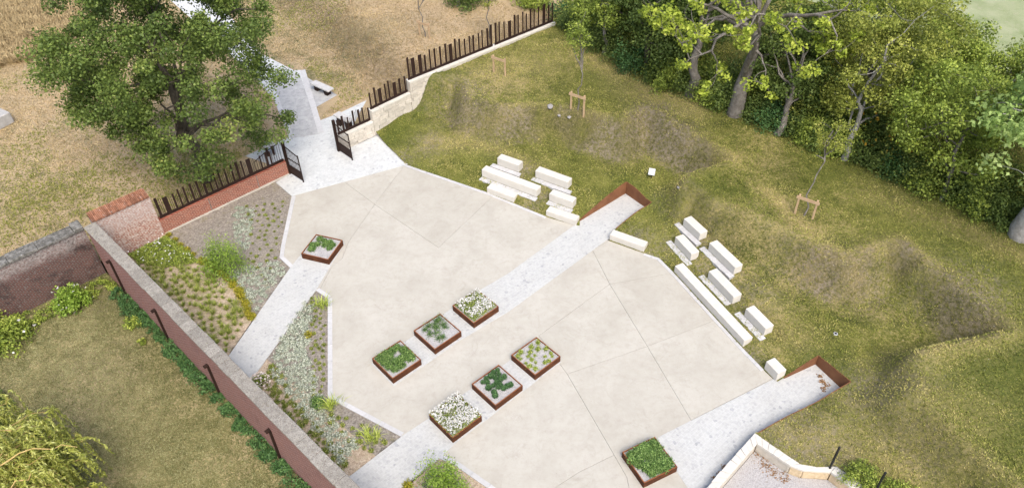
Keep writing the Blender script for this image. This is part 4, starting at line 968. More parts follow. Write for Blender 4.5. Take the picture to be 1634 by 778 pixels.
C2 = [(0.52, 0.56), (0.30, 0.58), (0.42, 0.36), (0.10, 0.52), (0.18, 0.33), (0.48, 0.10), (-0.12, 0.56), (-0.22, 0.38), (-0.35, 0.52), (0.28, 0.12), (0.06, 0.1), (-0.14, 0.08), (0.10, -0.1), (-0.06, -0.14), (0.42, -0.38), (0.26, -0.34), (0.08, -0.32), (-0.36, 0.12), (-0.34, -0.2), (-0.42, -0.36)]
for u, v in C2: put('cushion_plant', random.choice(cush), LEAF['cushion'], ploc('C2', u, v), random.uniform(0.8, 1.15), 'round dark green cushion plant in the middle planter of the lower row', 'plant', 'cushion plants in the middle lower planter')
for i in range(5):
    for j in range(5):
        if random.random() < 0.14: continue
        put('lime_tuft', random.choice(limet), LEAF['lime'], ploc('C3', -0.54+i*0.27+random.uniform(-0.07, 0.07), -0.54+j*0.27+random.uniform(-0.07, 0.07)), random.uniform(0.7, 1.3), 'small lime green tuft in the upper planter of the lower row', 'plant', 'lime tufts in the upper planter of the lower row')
for k, nb_, cov, lab in (('B3', 760, 0.68, 'bed of white flowers filling the upper planter of the upper row'), ('C1', 1150, 0.75, 'dense mound of white flowers spilling over the lower planter of the lower row')):
    root = empty('white_flowers', ploc(k, 0, 0), math.radians(PLN[k][2]), lab, 'flowers', 'white flowers in the planters')
    n = 3600; P = np.stack([r.uniform(-cov, cov, n), r.uniform(-cov, cov, n), np.zeros(n)], 1); top = 0.12+0.16*fbm(P[:, 0]*4+3, P[:, 1]*4); P[:, 2] = 0.02+top*r.random(n)
    V, F, t = leaf_quads(P, 0.06, r, 0.6, 0.45); link('foliage', mesh_np('foliage', V, F, t), LEAF['mid'], root)
    n = nb_; P = np.stack([r.uniform(-cov, cov, n), r.uniform(-cov, cov, n), np.zeros(n)], 1)
    kk = fbm(P[:, 0]*6, P[:, 1]*6) > 0.40; P = P[kk]; P[:, 2] = 0.15+0.17*fbm(P[:, 0]*4+3, P[:, 1]*4)+r.uniform(-0.01, 0.04, len(P))
    V, F, t = leaf_quads(np.repeat(P, 3, 0)+r.normal(size=(len(P)*3, 3))*0.012, 0.048, r, 1.4, 0.85); link('blossoms', mesh_np('blossoms', V, F, t), LEAF['blossom'], root)

# ------------------------------------------------------------------ planting beds
def bed_sheet(name, px, mat, z=-0.03):
    poly = clipw([U2(p) if not isinstance(p, np.ndarray) else tuple(p) for p in px])
    V, F = region(ccw(poly), 0.25, lambda P: z+0.05*(fbm(P[:, 0]*2, P[:, 1]*2)-0.5))
    tag(link(name, mesh_np(name, V, F, smooth=True), mat), kind='structure'); return poly
rowpx = [(266, 375), (292, 396), (325, 418), (342, 425), (358, 440), (370, 455), (385, 470), (392, 485), (398, 502), (404, 508)]
bed1a = bed_sheet('gravel_bed', [(263, 372)]+rowpx+[(300, 660), (60, 480), (150, 440)], MAT['mulch_tan'])
bed1b = bed_sheet('slate_bed', [(263, 372), (440, 287), (466, 313), (449, 390), (446, 411), (463, 427), (404, 510)]+rowpx[::-1][1:], MAT['mulch_grey'], -0.035)
bed2b = bed_sheet('slate_bed', [(504, 463), (523, 476), (523, 634), (640, 696), (600, 727), (505, 640), (425, 570)], MAT['mulch_grey'])
bed2a = bed_sheet('gravel_bed', [(425, 570), (505, 640), (600, 727), (520, 800), (330, 700)], MAT['mulch_tan'], -0.033)
bed3 = bed_sheet('slate_bed', [(701, 731), (723, 740), (778, 778), (850, 833), (560, 850)], MAT['mulch_tan'], -0.03)
# clip beds to the wall foot on the plaza side happens in clipw
tuft = []
for q in range(4):
    V, F, t = blades(r.normal(size=(14, 3))*np.array([0.05, 0.05, 0]), 0.30, 0.026, r, 5, 1.15); tuft.append(mesh_np('grass_tuft', V, F, t))
low = [clump_mesh('low_tuft', 0.10, 0.10, 80, 0.05, r, 0.4, 0.45, 0.4) for _ in range(3)]
ylw = [clump_mesh('golden', 0.22, 0.24, 260, 0.055, r, 0.4, 0.5, 0.5) for _ in range(3)]
slv = [clump_mesh('silver', 0.15, 0.08, 80, 0.065, r, 1.0, 0.5, 0.6) for _ in range(3)]
ygm = [clump_mesh('yellow_green', 0.18, 0.18, 190, 0.055, r, 0.4, 0.45, 0.5) for _ in range(3)]
def scatter(poly_px, n, dmin, fn, z=-0.03, tries=40):
    poly = UL(poly_px); P = np.array(poly); lo, hi = P.min(0), P.max(0); got = []
    for _ in range(n*tries):
        if len(got) >= n: break
        p = r.uniform(lo, hi)
        if not inpoly(p[None], poly)[0]: continue
        if any(np.hypot(*(p-g)) < dmin for g in got): continue
        got.append(p)
    for p in got: fn((p[0], p[1], z))
    return got
scatter([(262, 420), (330, 432), (392, 505), (360, 562), (215, 425), (225, 408)], 130, 0.28, lambda p: put('grass_tuft', random.choice(tuft), LEAF['grass'], p, random.uniform(0.5, 0.95), 'light green ornamental grass tuft in the sandy bed by the brick corner', 'grass tuft', 'grass tufts in the sandy bed'))
scatter([(385, 330), (455, 320), (440, 420), (425, 450), (395, 420), (400, 360)], 48, 0.34, lambda p: put('seedling', random.choice(low), LEAF['grass'], p, random.uniform(0.7, 1.2), 'small green seedling in the dark soil beside the gate side kerb', 'plant', 'seedlings in the dark upper bed'))
scatter([(375, 330), (405, 330), (395, 400), (375, 380)], 34, 0.22, lambda p: put('silver_plant', random.choice(slv), LEAF['silver'], p, random.uniform(0.8, 1.3), 'silvery low plant between the airy shrub and the seedlings', 'plant', 'silver plants of the upper bed'))
scatter([(372, 430), (440, 415), (455, 430), (405, 500), (395, 480)], 48, 0.24, lambda p: put('silver_plant', random.choice(slv), LEAF['silver'], p, random.uniform(0.8, 1.4), 'silvery low plant at the lower edge of the upper bed beside the paved band', 'plant', 'silver plants beside the paved band'))
for i in range(len(rowpx)-1):
    a = np.array(rowpx[i]); b = np.array(rowpx[i+1])
    for k in range(3):
        p = U(tuple(a+(b-a)*(k+0.5)/3+r.normal(size=2)*1.5), 0); put('golden_shrublet', random.choice(ylw), LEAF['yellow'], (p[0], p[1], -0.03), random.uniform(0.8, 1.25), 'golden yellow shrublet in the dividing row of the upper bed', 'plant', 'golden row of the upper bed')
shrub('airy_shrub', 'tall airy bright green shrub in the middle of the upper bed', (*U2((362, 432)), -0.03), 1.25, 1.15, 2.0, 5200, 0.075, LEAF['bush'], 31, stems=22, n_clump=64)
# leafy patch against the brick wall
pp = UL([(205, 408), (264, 378), (300, 398), (318, 420), (262, 428), (222, 420)]); PQ = np.array(pp); n = 15000
Q = r.uniform(PQ.min(0), PQ.max(0), (n, 2)); Q = Q[inpoly(Q, pp)]; Z = 0.02+0.3*fbm(Q[:, 0]*1.5, Q[:, 1]*1.5)*r.random(len(Q))
V, F, t = leaf_quads(np.column_stack([Q, Z]), 0.075, r); o = link('leafy_groundcover', mesh_np('leafy_groundcover', V, F, t), LEAF['mid']); tag(o, 'dense green groundcover at the foot of the high brick wall', 'groundcover', kind='stuff')
k = r.choice(len(Q), 70); V, F, t = leaf_quads(np.column_stack([Q[k], 0.3+0*Z[k]]), 0.09, r, 1.5, 0.9); o = link('white_wildflowers', mesh_np('white_wildflowers', V, F, t), LEAF['blossom']); tag(o, 'tiny white flowers over the groundcover by the brick wall', 'flowers', kind='stuff')
# bed 2
scatter([(497, 475), (519, 482), (518, 620), (500, 632), (496, 560)], 52, 0.24, lambda p: put('seedling', random.choice(low), LEAF['mid'], p, random.uniform(0.7, 1.15), 'small green seedling in the dark strip along the long bed kerb', 'plant', 'seedlings of the middle bed'))
scatter([(487, 480), (497, 490), (490, 570), (520, 660), (570, 715), (545, 735), (470, 640), (430, 590), (450, 540)], 130, 0.22, lambda p: put('silver_plant', random.choice(slv), LEAF['silver'], p, random.uniform(0.9, 1.5), 'silvery low plant in the drift through the middle bed', 'plant', 'silver drift of the middle bed'))
scatter([(415, 600), (440, 580), (470, 640), (560, 740), (540, 757), (430, 632)], 70, 0.24, lambda p: put('yellow_green_tuft', random.choice(ygm), LEAF['grass'], p, random.uniform(0.55, 1.05), 'yellow green tuft along the wall side of the middle bed', 'plant', 'yellow green tufts along the garden wall'))
scatter([(530, 655), (620, 697), (600, 722), (560, 705), (520, 668)], 22, 0.32, lambda p: put('seedling', random.choice(low), LEAF['grass'], p, random.uniform(0.9, 1.5), 'small green seedling in the lower corner of the middle bed', 'plant', 'seedlings in the lower corner'))
shrub('blush_flower_bush', 'low bush with blush white flowers at the wall end of the upper paved band', (*U2((416, 612)), -0.03), 0.42, 0.42, 0.5, 700, 0.06, LEAF['mid'], 41, blossom=(LEAF['pinkish'], 150, 0.085))
put('euphorbia', ylw[0], LEAF['lime'], (*U2((492, 535)), -0.03), 1.1, 'round lime flower head plant near the top of the middle bed', 'plant', None)
put('green_mound', herb[0], LEAF['herb'], (*U2((507, 643)), -0.03), 1.4, 'single fresh green mound at the kerb bend of the middle bed', 'plant', None)
for q, lab in (((527, 650), 'tall yellowish grass at the kerb bend of the middle bed'), ((592, 700), 'tall yellowish grass near the lower tip of the middle bed'), ((515, 487), 'tall yellowish grass at the upper tip of the middle bed')):
    V, F, t = blades(r.normal(size=(22, 3))*np.array([0.14, 0.14, 0]), 0.5, 0.022, r, 5, 1.2); put('tall_grass', mesh_np('tall_grass', V, F, t), LEAF['lime'], (*U2(q), -0.03), 1.0, lab, 'grass tuft', None)
# bed 3
shrub('airy_shrub', 'airy fresh green shrub at the bottom edge beside the white flower planter', (*U2((705, 786)), -0.03), 1.0, 0.95, 2.1, 4200, 0.07, LEAF['bush'], 43, stems=22, n_clump=54)
put('golden_shrublet', ylw[1], LEAF['yellow'], (*U2((650, 775)), -0.03), 1.1, 'golden shrublet at the bottom edge beside the airy shrub', 'plant', None)
scatter([(660, 775), (700, 742), (770, 790), (680, 800)], 16, 0.28, lambda p: put('silver_plant', random.choice(slv), LEAF['silver'], p, random.uniform(0.9, 1.3), 'silvery low plant in the bed at the bottom edge', 'plant', 'silver plants of the bottom bed'))

# ------------------------------------------------------------------ saplings with stakes
def stakes(px, zf, ang, label, stem_h, seed, pts=None):
    p = zf(px); g = p[2]; root = empty('tree_stakes', tuple(p), ang, label, 'tree stake', 'wooden tree stakes')
    hs = 1.15; d = 0.42
    for sx in (-d, d):
        bm = bmesh.new(); bx(bm, sx-0.045, sx+0.045, -0.045, 0.045, -0.25, hs); bm_obj('stake', bm, MAT['wood'], root, bevel=0.008)
    bm = bmesh.new(); bx(bm, -d-0.12, d+0.12, -0.075, -0.047, hs-0.22, hs-0.06); bm_obj('crossbar', bm, MAT['wood'], root)
    return p
def on_meadow(px):
    d = ray(px); ts = np.linspace(20, 120, 2800); P = np.array([0, 0, H])+ts[:, None]*d; z = zmeadow(P); i = int(np.argmax(P[:, 2] <= z)); return np.array([P[i, 0], P[i, 1], z[i]])
A35 = math.radians(-35)
def sapling(p, h, rad, cz, hz, leaf, lab, seed, lean=(0, 0), n=34, per=42, mat='mid'):
    tree('sapling', lab, p, h, 0.035, np.array(p)+np.array([lean[0], lean[1], cz]), (rad, rad, hz), n, per, 0.32, leaf, LEAF[mat], MAT['bark'], seed, limbs=6, fork=0.45, lean=lean, trunk_top=0.8, group='young staked trees', shell=0.2)
p = stakes((921, 178), on_lawn, A35, 'wooden stake frame of the sapling on the upper lawn beside pale rocks', 1, 1); sapling(p+np.array([0.02, 0.05, 0]), 6.2, 0.8, 4.6, 1.7, 0.10, 'slim green sapling on the upper lawn beside the tree line', 51)
p = stakes((797, 118), on_lawn, A35, 'wooden stake frame on the lawn just below the pale wall', 1, 2); 
p = stakes((1282, 345), on_lawn, A35, 'wooden stake frame of the leaning sapling on the right lawn', 1, 3); sapling(p+np.array([0.02, 0.05, 0]), 5.0, 1.0, 3.5, 1.3, 0.09, 'leaning thin sapling on the right lawn before the trees', 52, (0.75, 1.2), 34, 60, 'olive')
p = stakes((678, 60), on_meadow, A35, 'wooden stake frame in the straw meadow behind the steel fence', 1, 4); sapling(p+np.array([0.0, 0.05, 0]), 5.5, 0.7, 4.2, 1.4, 0.09, 'thin sapling in the straw meadow with its crown cut by the top edge', 53, (0.1, 0), 20, 30)
p = stakes((553, 3), on_meadow, A35, 'wooden stake frame in the meadow at the top edge', 1, 5)
p = on_meadow((782, 62)); sapling(p, 5.2, 0.72, 3.3, 2.0, 0.10, 'slim yellowish sapling standing behind the high steel fence', 54, (0, 0), 36, 46, 'olive')
# rocks, ties, sign and survey mark
def rock(px, s, lab, seed, name='rock'):
    p = on_lawn(px); rr = np.random.default_rng(seed); bm = bmesh.new(); bmesh.ops.create_icosphere(bm, subdivisions=2, radius=1)
    for v in bm.verts: v.co = Vector(v.co)*(1+rr.normal()*0.10); v.co.x *= s; v.co.y *= s*0.7; v.co.z *= s*0.5
    o = bm_obj(name, bm, MAT['rock'], None, (p[0], p[1], p[2]+s*0.15), rr.uniform(0, 6), smooth=False); tag(o, lab, 'rock')
rock((878, 171), 0.24, 'largest pale rock lying on the upper lawn', 1); rock((892, 186), 0.13, 'small pale rock left of the upper lawn stakes', 2); rock((908, 188), 0.15, 'small pale rock at the foot of the upper lawn stakes', 3); rock((1083, 300), 0.12, 'small stone on the ridge right of the white sign', 4)
p = on_lawn((1039, 284)); root = empty('sign_board', tuple(p), math.radians(-20), 'small white sign on a short post behind the upper ramp', 'sign')
box_obj('post', (-0.02, 0.02, -0.02, 0.02, -0.1, 0.35), MAT['steel'], root)
bm = bmesh.new(); bx(bm, -0.17, 0.17, -0.012, 0.012, -0.18, 0.18); bmesh.ops.rotate(bm, verts=bm.verts[:], matrix=Matrix.Rotation(math.radians(-35), 3, 'X')); bm_obj('board', bm, MAT['sign'], root, (0, -0.02, 0.42))
p = on_lawn((1333, 533)); bm = bmesh.new(); bmesh.ops.create_cone(bm, segments=16, radius1=0.10, radius2=0.085, depth=0.1, cap_ends=True); o = bm_obj('ground_marker', bm, MAT['sign'], None, (p[0], p[1], p[2])); tag(o, 'small round pale marker set in the grass above the lower ramp', 'marker')
box_obj('marker_lid', (-0.05, 0.05, -0.05, 0.05, 0.0505, 0.06), MAT['black'], o)
# concrete block at the left edge
p = U2((8, 196)); root = box_obj('concrete_block', (-1.6, 0.35, -0.5, 0.6, 0.0, 0.75), MAT['block'], None, (p[0], p[1], 0.0), math.radians(58), bevel=0.04); tag(root, 'grey concrete block cut by the left edge in the dry meadow', 'block')

# chain link fence posts at the bottom right
for a, b, lab in (((1326, 742), (1341, 716), 'left black fence post beside the stone wall at bottom right'), ((1397, 782), (1412, 757), 'right black fence post cut by the bottom edge')):
    p = np.array([*U2(a, 0.62), 0.62]); root = empty('fence_post', (p[0], p[1], 0.25), 0, lab, 'fence post', 'black fence posts')
    box_obj('post', (-0.03, 0.03, -0.03, 0.03, 0, 1.55), MAT['black'], root); box_obj('post_cap', (-0.036, 0.036, -0.036, 0.036, 1.551, 1.575), MAT['black'], root)
pa = np.array([*U2((1326, 742), 0.62)]); pb = np.array([*U2((1397, 782), 0.62)]); d = pb-pa; L = np.linalg.norm(d); bm = bmesh.new()
for z in (0.7, 1.15, 1.7): bx(bm, 0.04, L-0.04, -0.004, 0.004, z, z+0.008)
for k in range(1, int(L/0.12)): bx(bm, k*0.12-0.002, k*0.12+0.002, -0.0035, 0.0035, 0.3, 1.7)
o = bm_obj('fence_mesh', bm, MAT['black'], None, (pa[0], pa[1], 0), math.atan2(d[1], d[0])); tag(o, 'fine wire mesh between the two black posts', 'fence')
shrub('hedge_plant', 'low green hedge plant along the wire mesh at bottom right', (*U2((1372, 758), 0.6), 0.42), 1.0, 0.55, 0.55, 2600, 0.07, LEAF['mid'], 61, n_clump=40)
shrub('hedge_plant', 'low green hedge plant cut by the bottom edge at bottom right', (*U2((1425, 790), 0.6), 0.42), 1.1, 0.7, 0.6, 2600, 0.07, LEAF['mid'], 62, n_clump=40)
# fallen leaves
def litter(name, pts, n, sg, lab, z):
    c = np.array([pts[i % len(pts)] for i in range(n)])[:, :2]; P = np.column_stack([c+r.normal(size=(n, 2))*sg, np.full(n, z)+r.random(n)*0.02]); V, F, t = leaf_quads(P, 0.06, r, 3.0, 0.6)
    tag(link(name, mesh_np(name, V, F, t), LEAF['deadleaf']), lab, 'leaves', kind='stuff')
litter('fallen_leaves', [U(p) for p in ((1308, 600), (1312, 608), (1318, 614), (1314, 620))], 170, 0.07, 'fallen brown leaves on the lower ramp', 0.02)
litter('fallen_leaves', [U(p) for p in ((1155, 745), (1148, 755), (1140, 764))], 110, 0.06, 'fallen brown leaves at the foot of the stone wall', 0.02)
litter('fallen_leaves', [U(p, -0.1) for p in ((1218, 738), (1228, 748), (1240, 756), (1206, 722), (1252, 764))], 240, 0.13, 'fallen brown leaves in the sunken yard', -0.085)

# ------------------------------------------------------------------ lower garden plants
wl = lambda t, o: SI0+SDIR*t+SN*(0.5+o)
for i, t in enumerate(np.arange(1.6, 24, 0.5)):
    p = wl(t+r.uniform(-0.25, 0.25), r.uniform(0.05, 0.35)); s_ = r.uniform(0.34, 0.62)
    if 18.2 < t < 19: continue
    shrub('ivy_clump', 'low green ivy clump at the foot of the long garden wall', (p[0], p[1], GZ), s_, s_*0.9, s_*r.uniform(0.4, 0.75), 620, 0.085, LEAF['ivy'], 100+i, group='ivy at the foot of the garden wall', n_clump=18, stems=4)
shrub('flowering_shrub', 'bright green shrub with white flowers against the old brick wall', (*U2((120, 488), GZ), GZ), 0.85, 0.8, 1.25, 2600, 0.12, LEAF['bush'], 71, blossom=(LEAF['blossom'], 14, 0.16), n_clump=34)
shrub('flowering_shrub', 'large dark green shrub with a few white flowers at the left edge', (*U2((8, 545), GZ), GZ), 1.35, 1.2, 1.4, 4600, 0.12, LEAF['mid'], 72, blossom=(LEAF['blossom'], 10, 0.16), n_clump=44)
shrub('small_shrub', 'small green shrub beside the ivy in the garden corner', (*U2((212, 518), GZ), GZ), 0.45, 0.4, 0.55, 700, 0.09, LEAF['mid'], 73)
shrub('small_shrub', 'tiny shrub on the worn grass below the garden corner', (*U2((228, 548), GZ), GZ), 0.25, 0.25, 0.3, 260, 0.08, LEAF['mid'], 74, n_clump=10)
shrub('small_shrub', 'dark conifer like shrub at the left edge above the willow', (*U2((-4, 648), GZ), GZ), 0.75, 0.7, 1.1, 1600, 0.09, LEAF['dark'], 75)
for i, q in enumerate([(70, 505), (50, 520), (95, 488), (160, 455), (185, 462), (145, 470), (30, 505)]):
    shrub('weed_clump', 'low green weeds along the foot of the old brick wall', (*U2(q, GZ), GZ), 0.6, 0.4, 0.3, 500, 0.08, LEAF['mid'], 80+i, group='weeds along the old wall', n_clump=14, stems=2, cat='plant')

# willow
wc = np.array([*U2((-45, 850), 1.5), GZ]); edge = np.array([*U2((185, 745), 1.2)]); WR = np.linalg.norm(edge-wc[:2]); WT = 5.6
rw_ = np.random.default_rng(9); root = empty('willow_tree', tuple(wc), 0, 'yellow green weeping willow in the bottom left corner', 'tree')
T = Tubes(); T.add(curve((0, 0, -0.2), (0.1, 0, WT*0.6), rw_, 0, 0.05, 7), np.linspace(0.3, 0.14, 7), 9)
TB = Tubes(); PP = []; TT = []; 
for i in range(150):
    a = rw_.uniform(0, 2*np.pi); R1 = WR*rw_.uniform(0.45, 0.92); e = np.array([math.cos(a)*R1, math.sin(a)*R1, WT*rw_.uniform(0.45, 0.8)]); st = np.array([0, 0, WT*rw_.uniform(0.35, 0.6)])
    c = curve(st, e, rw_, 0.25, 0.12, 12); TB.add(c, np.linspace(0.05, 0.012, 12), 5)
    for k in range(34):
        j = rw_.integers(3, 12); s0 = c[j]+rw_.normal(size=3)*0.1; out = unit(np.array([e[0], e[1], 0.0]))*rw_.uniform(0.05, 0.5)+rw_.normal(size=3)*np.array([0.25, 0.25, 0]); L = rw_.uniform(0.9, 2.6); n = int(L/0.045)
        t = np.linspace(0, 1, n)[:, None]; st_ = s0+out*np.sqrt(t)*L*0.45+np.array([0, 0, -1])*t**1.5*L*0.85+np.array([0, 0, 1])*np.sin(t*3.14)*0.12
        PP.append(st_+rw_.normal(size=st_.shape)*0.02); TT.append(np.gradient(st_, axis=0))
        if k % 6 == 0: TB.add(st_[::max(1, n//6)], np.linspace(0.010, 0.004, len(st_[::max(1, n//6)])), 4)
PP = np.concatenate(PP); TT = unit(np.concatenate(TT)); kp = PP[:, 2] > 0.1; PP, TT = PP[kp], TT[kp]
V, F, t = leaf_quads(PP, 0.17, rw_, 0.6, 0.26, tb=TT*1.2, tint=np.clip(0.3+0.09*PP[:, 2]+rw_.normal(0, 0.17, len(PP)), 0, 1))
link('trunk', T.mesh('trunk'), MAT['bark'], root); link('branches', TB.mesh('branches'), MAT['twig_yellow'], root); link('crown', mesh_np('crown', V, F, t), LEAF['willow'], root)

# ------------------------------------------------------------------ trees
tb_ = np.array([*U2((333, 287)), 0.0])
tree('maple_tree', 'large dark green broadleaf tree behind the red brick wall at upper left', tb_, 12.5, 0.30, (-17.7, 35.9, 6.8), (5.9, 5.8, 6.1), 320, 290, 0.74, 0.132, LEAF['maple'], MAT['bark_dark'], 201, limbs=12, fork=0.22, lean=(-1.0, 0.7), shell=0.6, low_cut=-0.8, aspect=0.75)
def TL(px, z=1.9): return np.array([*U2(px, z), z])
def tl_tree(px, h, rad, dens, leaf, mat, bark, tr, lab, seed, cz=0.6, off=(0, 0), n=110, per=150, cr=0.8, **kw):
    if per > 90: leaf *= 0.78; per = int(per*1.35)
    b = TL(px); b[2] = 1.2 if kw.pop('far', 0) else float(zlawn(b[None])[0]) if b[0] < 33 else 1.8
    tree('tree', lab, b, h, tr, b+np.array([off[0], off[1], h*cz]), rad, n, per, cr, leaf, LEAF[mat], MAT[bark], seed, group='trees along the right lawn edge', **kw)
tl_tree((1170, 191), 11.0, (5.6, 4.6, 4.2), 1, 0.19, 'sunny', 'bark', 0.36, 'big grey trunked tree with sparse yellow green leaf clusters at the lawn edge', 211, 0.60, (-0.8, -0.8), 210, 46, 0.36, limbs=13, fork=0.3, low_cut=-0.75, shell=0.5, twig_k=1.6, flat=0.8)
tl_tree((1100, 160), 8.0, (3.0, 2.6, 3.2), 1, 0.20, 'dark', 'bark', 0.28, 'dark leaved tree just left of the big grey trunk', 212, 0.5, (-0.4, 2.4), 120, 150, 0.75, low_cut=-0.9)
tl_tree((1236, 222), 7.0, (2.3, 2.2, 2.8), 1, 0.19, 'dark', 'bark', 0.16, 'slender dark tree with a leaning stem right of the big grey trunk', 213, 0.5, (0.8, 2.2), 90, 130, 0.7, lean=(0.6, 0.8))
tl_tree((1344, 262), 8.5, (3.4, 3.0, 3.1), 1, 0.18, 'olive', 'bark_pale', 0.15, 'olive green tree with a pale straight trunk in the middle of the tree line', 214, 0.60, (1.2, 1.5), 120, 130, 0.75, lean=(0.8, 1.0))
tl_tree((1497, 330), 7.0, (3.0, 2.6, 2.6), 1, 0.18, 'mid', 'bark', 0.10, 'green tree on thin twin stems with some amber leaves', 215, 0.58, (-0.3, 1.8), 110, 130, 0.75, lean=(0.4, 0.8), extra=(LEAF['amber'], 90, 0.2, (TL((1445, 215), 4.0)+np.array([0, 0, 0])), (1.0, 0.8, 0.6)))
tl_tree((1622, 386), 10.0, (4.0, 4.0, 3.2), 1, 0.22, 'pale', 'bark_pale', 0.38, 'thick pale trunked tree with pale green leaves at the right edge', 216, 0.58, (0.4, 0.0), 120, 80, 0.62, limbs=13, fork=0.3, low_cut=-0.8, twig_k=1.6, lean=(0.9, 0.3))
tl_tree((962, 92), 6.5, (2.2, 2.2, 2.7), 1, 0.18, 'mid', 'bark', 0.12, 'light green tree at the far end of the tree line by the wall', 217, 0.55, (0.5, 0.8), 70, 140, 0.65)
tl_tree((1030, 122), 8.5, (2.7, 2.7, 3.7), 1, 0.19, 'dark', 'bark_dark', 0.18, 'dark evergreen tree between the far light green tree and the big trunk', 218, 0.5, (0.5, 1.8), 100, 150, 0.7)
tl_tree((1290, 175), 8.5, (3.4, 3.0, 2.6), 1, 0.17, 'mid', 'bark_pale', 0.22, 'half bare grey branched tree behind the big grey trunk', 219, 0.62, (0.8, 1.0), 120, 60, 0.6, limbs=12, twig_k=2.0, fork=0.25)
tl_tree((1440, 215), 6.0, (2.6, 2.6, 2.4), 1, 0.19, 'mid', 'bark', 0.16, 'mid green tree in the second row behind the pale straight trunk', 220, 0.55, (1.5, 1.2), 95, 130, 0.75)
tl_tree((1560, 240), 5.4, (2.6, 2.4, 2.0), 1, 0.19, 'mid', 'bark', 0.16, 'loose green tree in the second row near the right edge', 221, 0.55, (1.4, 1.0), 90, 110, 0.75)
tl_tree((1380, 150), 7.0, (2.6, 2.5, 2.4), 1, 0.17, 'olive', 'bark', 0.15, 'yellowish green tree in the second row against the pale field', 222, 0.6, (1.0, 0.8), 110, 120, 0.75)
tl_tree((1648, 300), 8.0, (3.0, 3.0, 3.2), 1, 0.2, 'pale', 'bark', 0.15, 'pale green tree half outside the right edge', 223, 0.55, (0.8, 1.0), 70, 100, 0.75)
tl_tree((1110, 80), 7.0, (3.0, 2.8, 2.8), 1, 0.19, 'dark', 'bark_dark', 0.16, 'dark tree in the second row at the top of the picture', 224, 0.5, (0.5, 0.5), 90, 130, 0.75)
# understory
us = [(905, 58), (925, 75), (948, 92), (985, 112), (1005, 128), (1040, 140), (1065, 155), (1085, 160), (1128, 178), (1145, 185), (1205, 205), (1222, 216), (1262, 228), (1285, 238), (1310, 248), (1330, 254), (1370, 268), (1395, 282), (1420, 292), (1445, 303), (1468, 315), (1520, 335), (1545, 348), (1572, 360), (1595, 368), (1640, 390)]
kinds = ['dark', 'mid', 'dark', 'dark', 'ivy', 'dark', 'mid']
for i, q in enumerate(us):
    b = TL((q[0]+6, q[1]-6)); b[2] = float(zlawn(b[None])[0])-0.03; kd = kinds[i % 7]; s_ = r.uniform(0.95, 1.45)
    shrub('understory_shrub', {'dark': 'dark green shrub in the understory along the tree line', 'mid': 'mid green shrub in the understory along the tree line', 'ivy': 'blue green shrub in the understory along the tree line'}[kd], b, s_, s_*0.9, s_*r.uniform(1.0, 1.7), 2500, 0.115, LEAF[kd], 300+i, group='understory shrubs along the tree line ('+kd+')', n_clump=34)
for i in range(34):
    q = us[(i*5) % len(us)]; b = TL((q[0]+r.uniform(6, 40), q[1]-r.uniform(16, 40))); b[2] = 1.2 if b[0] > 33 or b[1]+b[0] > 72 else float(zlawn(b[None])[0])-0.03; s_ = r.uniform(1.2, 1.9); kd = ['dark', 'mid', 'olive', 'dark'][i % 4]
    shrub('thicket_shrub', {'dark': 'dark thicket shrub behind the first row of the tree line', 'mid': 'green thicket shrub behind the first row of the tree line', 'olive': 'olive thicket shrub behind the first row of the tree line'}[kd], b, s_, s_, s_*1.75, 3000, 0.125, LEAF[kd], 340+i, group='thicket behind the tree line ('+kd+')', n_clump=34)
for i, (q, s_, kd, lab) in enumerate([((745, 8), 1.6, 'dark', 'dark bush at the top edge left of the slim sapling'), ((850, 8), 1.5, 'mid', 'green bush at the top edge behind the far fence'), ((905, 30), 1.4, 'ivy', 'blue green bush at the far end of the pale wall'), ((655, -25), 1.8, 'olive', 'olive bush above the straw meadow at the top edge'), ((800, -20), 1.8, 'dark', 'dark bush beyond the far fence at the top edge')]):
    b = on_meadow(q); shrub('meadow_bush', lab, b, s_, s_, s_*1.1, 2600, 0.14, LEAF[kd], 380+i, n_clump=36)
p = on_meadow((732, 10)); T = Tubes(); T.add([(0, 0, -0.2), (0, 0.02, 2), (0.02, 0, 4), (0.0, 0.0, 6.0)], [0.17, 0.15, 0.13, 0.1], 10); o = link('bare_trunk', T.mesh('bare_trunk'), MAT['bark_pale'], None, tuple(p)); tag(o, 'pale bare trunk at the top edge behind the straw meadow', 'tree trunk')

# ------------------------------------------------------------------ grass (uncountable)
def on_tris(V, F, n, rr, keep=None):
    a, b, c = V[F[:, 0]], V[F[:, 1]], V[F[:, 2]]; ar = np.linalg.norm(np.cross(b-a, c-a), axis=1)
    ctr = (a+b+c)/3; d = ctr-np.array([0, 0, H]); zc = d @ FW; xs = CX+FPX*(d @ RT)/zc; ys = CY-FPX*(d @ UPV)/zc
    ar = ar*((xs > -120) & (xs < 1760) & (ys > -60) & (ys < 840) & (zc > 1)); 
    if keep is not None: ar = ar*keep(ctr)
    i = rr.choice(len(F), n, p=ar/ar.sum()); u = rr.random((n, 2)); f = u.sum(1) > 1; u[f] = 1-u[f]
    return a[i]+(b[i]-a[i])*u[:, :1]+(c[i]-a[i])*u[:, 1:], i
rg = np.random.default_rng(12)
P, i = on_tris(LAWN_V, LAWN_F, 150000, rg)
bare_i = LAWN_BARE[LAWN_F[i, 0]]; k = rg.random(len(P)) > bare_i*0.8; P = P[k]; dryv = LAWN_DRY[LAWN_F[i, 0]][k]
cl_ = fbm(P[:, 0]*0.8+40, P[:, 1]*0.8); V, F, t = blades(P, 0.03+0.07*cl_, 0.024, rg, 3, 1.3); dr = np.repeat(dryv*0.5+0.5*(fbm(P[:, 0]*0.5, P[:, 1]*0.5)-0.5), 15)
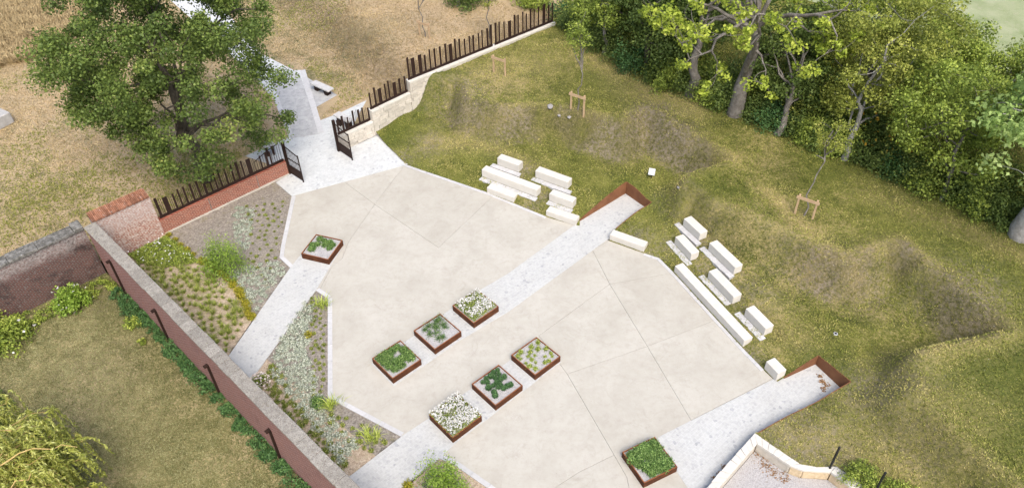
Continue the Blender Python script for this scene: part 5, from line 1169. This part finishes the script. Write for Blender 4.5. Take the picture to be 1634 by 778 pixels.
tag(link('lawn_grass', mesh_np('lawn_grass', V, F, np.clip(0.47+(t-0.45)*0.95+dr+np.repeat(0.9*(fbm(P[:, 0]*2.6, P[:, 1]*2.6+8)-0.5)+0.2*(fbm(P[:, 0]*7, P[:, 1]*7)-0.5), 15), 0, 1)), LEAF['blade']), 'short patchy grass of the undulating lawn', 'grass', kind='stuff')

P, i = on_tris(GARDEN_V, GARDEN_F, 75000, rg)
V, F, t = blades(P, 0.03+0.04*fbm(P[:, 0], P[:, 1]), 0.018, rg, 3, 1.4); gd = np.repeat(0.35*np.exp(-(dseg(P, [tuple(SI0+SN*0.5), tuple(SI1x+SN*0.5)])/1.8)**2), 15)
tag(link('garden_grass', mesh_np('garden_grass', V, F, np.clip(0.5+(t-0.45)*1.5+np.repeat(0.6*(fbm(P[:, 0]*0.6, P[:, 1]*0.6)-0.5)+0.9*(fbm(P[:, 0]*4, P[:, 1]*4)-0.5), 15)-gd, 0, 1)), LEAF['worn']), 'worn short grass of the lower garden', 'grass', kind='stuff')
MGREEN = lambda c: 0.75*sstep(0.5, 0.62, fbm(c[:, 0]*0.22+7, c[:, 1]*0.22))*sstep(-8, -16, c[:, 0])+np.exp(-(dseg(c, UL([(60, 330), (150, 320), (250, 300), (330, 270)]))/3.2)**2)+0.8*np.exp(-(dseg(c, UL([(500, 110), (570, 165)]))/0.9)**2)
court_px = UL([(385, 255), (430, 225), (430, 160), (395, 118), (320, 52), (250, -20), (340, -30), (425, 85), (480, 105), (540, 150), (512, 190), (590, 155), (610, 200), (560, 300), (385, 290)])
off_court = lambda c: (~inpoly(c, court_px)).astype(float)
P, i = on_tris(MEADOW_V, MEADOW_F, 22000, rg, keep=lambda c: off_court(c)*MGREEN(c)); P = P[~inpoly(P, court_px)]
V, F, t = blades(P, 0.06+0.08*fbm(P[:, 0], P[:, 1]), 0.025, rg, 3, 1.4)
tag(link('green_meadow_grass', mesh_np('green_meadow_grass', V, F, t), LEAF['blade']), 'short green grass behind the brick wall corner', 'grass', kind='stuff')
P, i = on_tris(MEADOW_V, MEADOW_F, 70000, rg, keep=lambda c: off_court(c)*np.clip(1.05-MGREEN(c), 0, 1)); P = P[~inpoly(P, court_px)]
V, F, t = blades(P, 0.05+0.09*fbm(P[:, 0]*0.5, P[:, 1]*0.5), 0.024, rg, 3, 1.5); gr = np.repeat(0.45*np.exp(-(((P[:, :2]-a0_) @ nn-1.9)/1.7)**2)+0.9*(0.5-fbm(P[:, 0]*0.5, P[:, 1]*0.5)), 15)
tag(link('meadow_grass', mesh_np('meadow_grass', V, F, np.clip(t*0.9+0.1-gr, 0, 1)), LEAF['straw']), 'dry straw coloured grass of the meadow behind the walls', 'grass', kind='stuff')
P, i = on_tris(MEADOW_V, MEADOW_F, 14000, rg, keep=lambda c: dseg(c, UL([(-150, 40), (20, 60), (120, -40), (300, -80)])) < 4.5)
V, F, t = blades(P, 0.45+0.5*fbm(P[:, 0]*0.4, P[:, 1]*0.4), 0.04, rg, 5, 0.9)
tag(link('tall_meadow_grass', mesh_np('tall_meadow_grass', V, F, np.clip(t+0.05, 0, 1)), LEAF['straw']), 'tall golden uncut grass in the upper left corner', 'grass', kind='stuff')
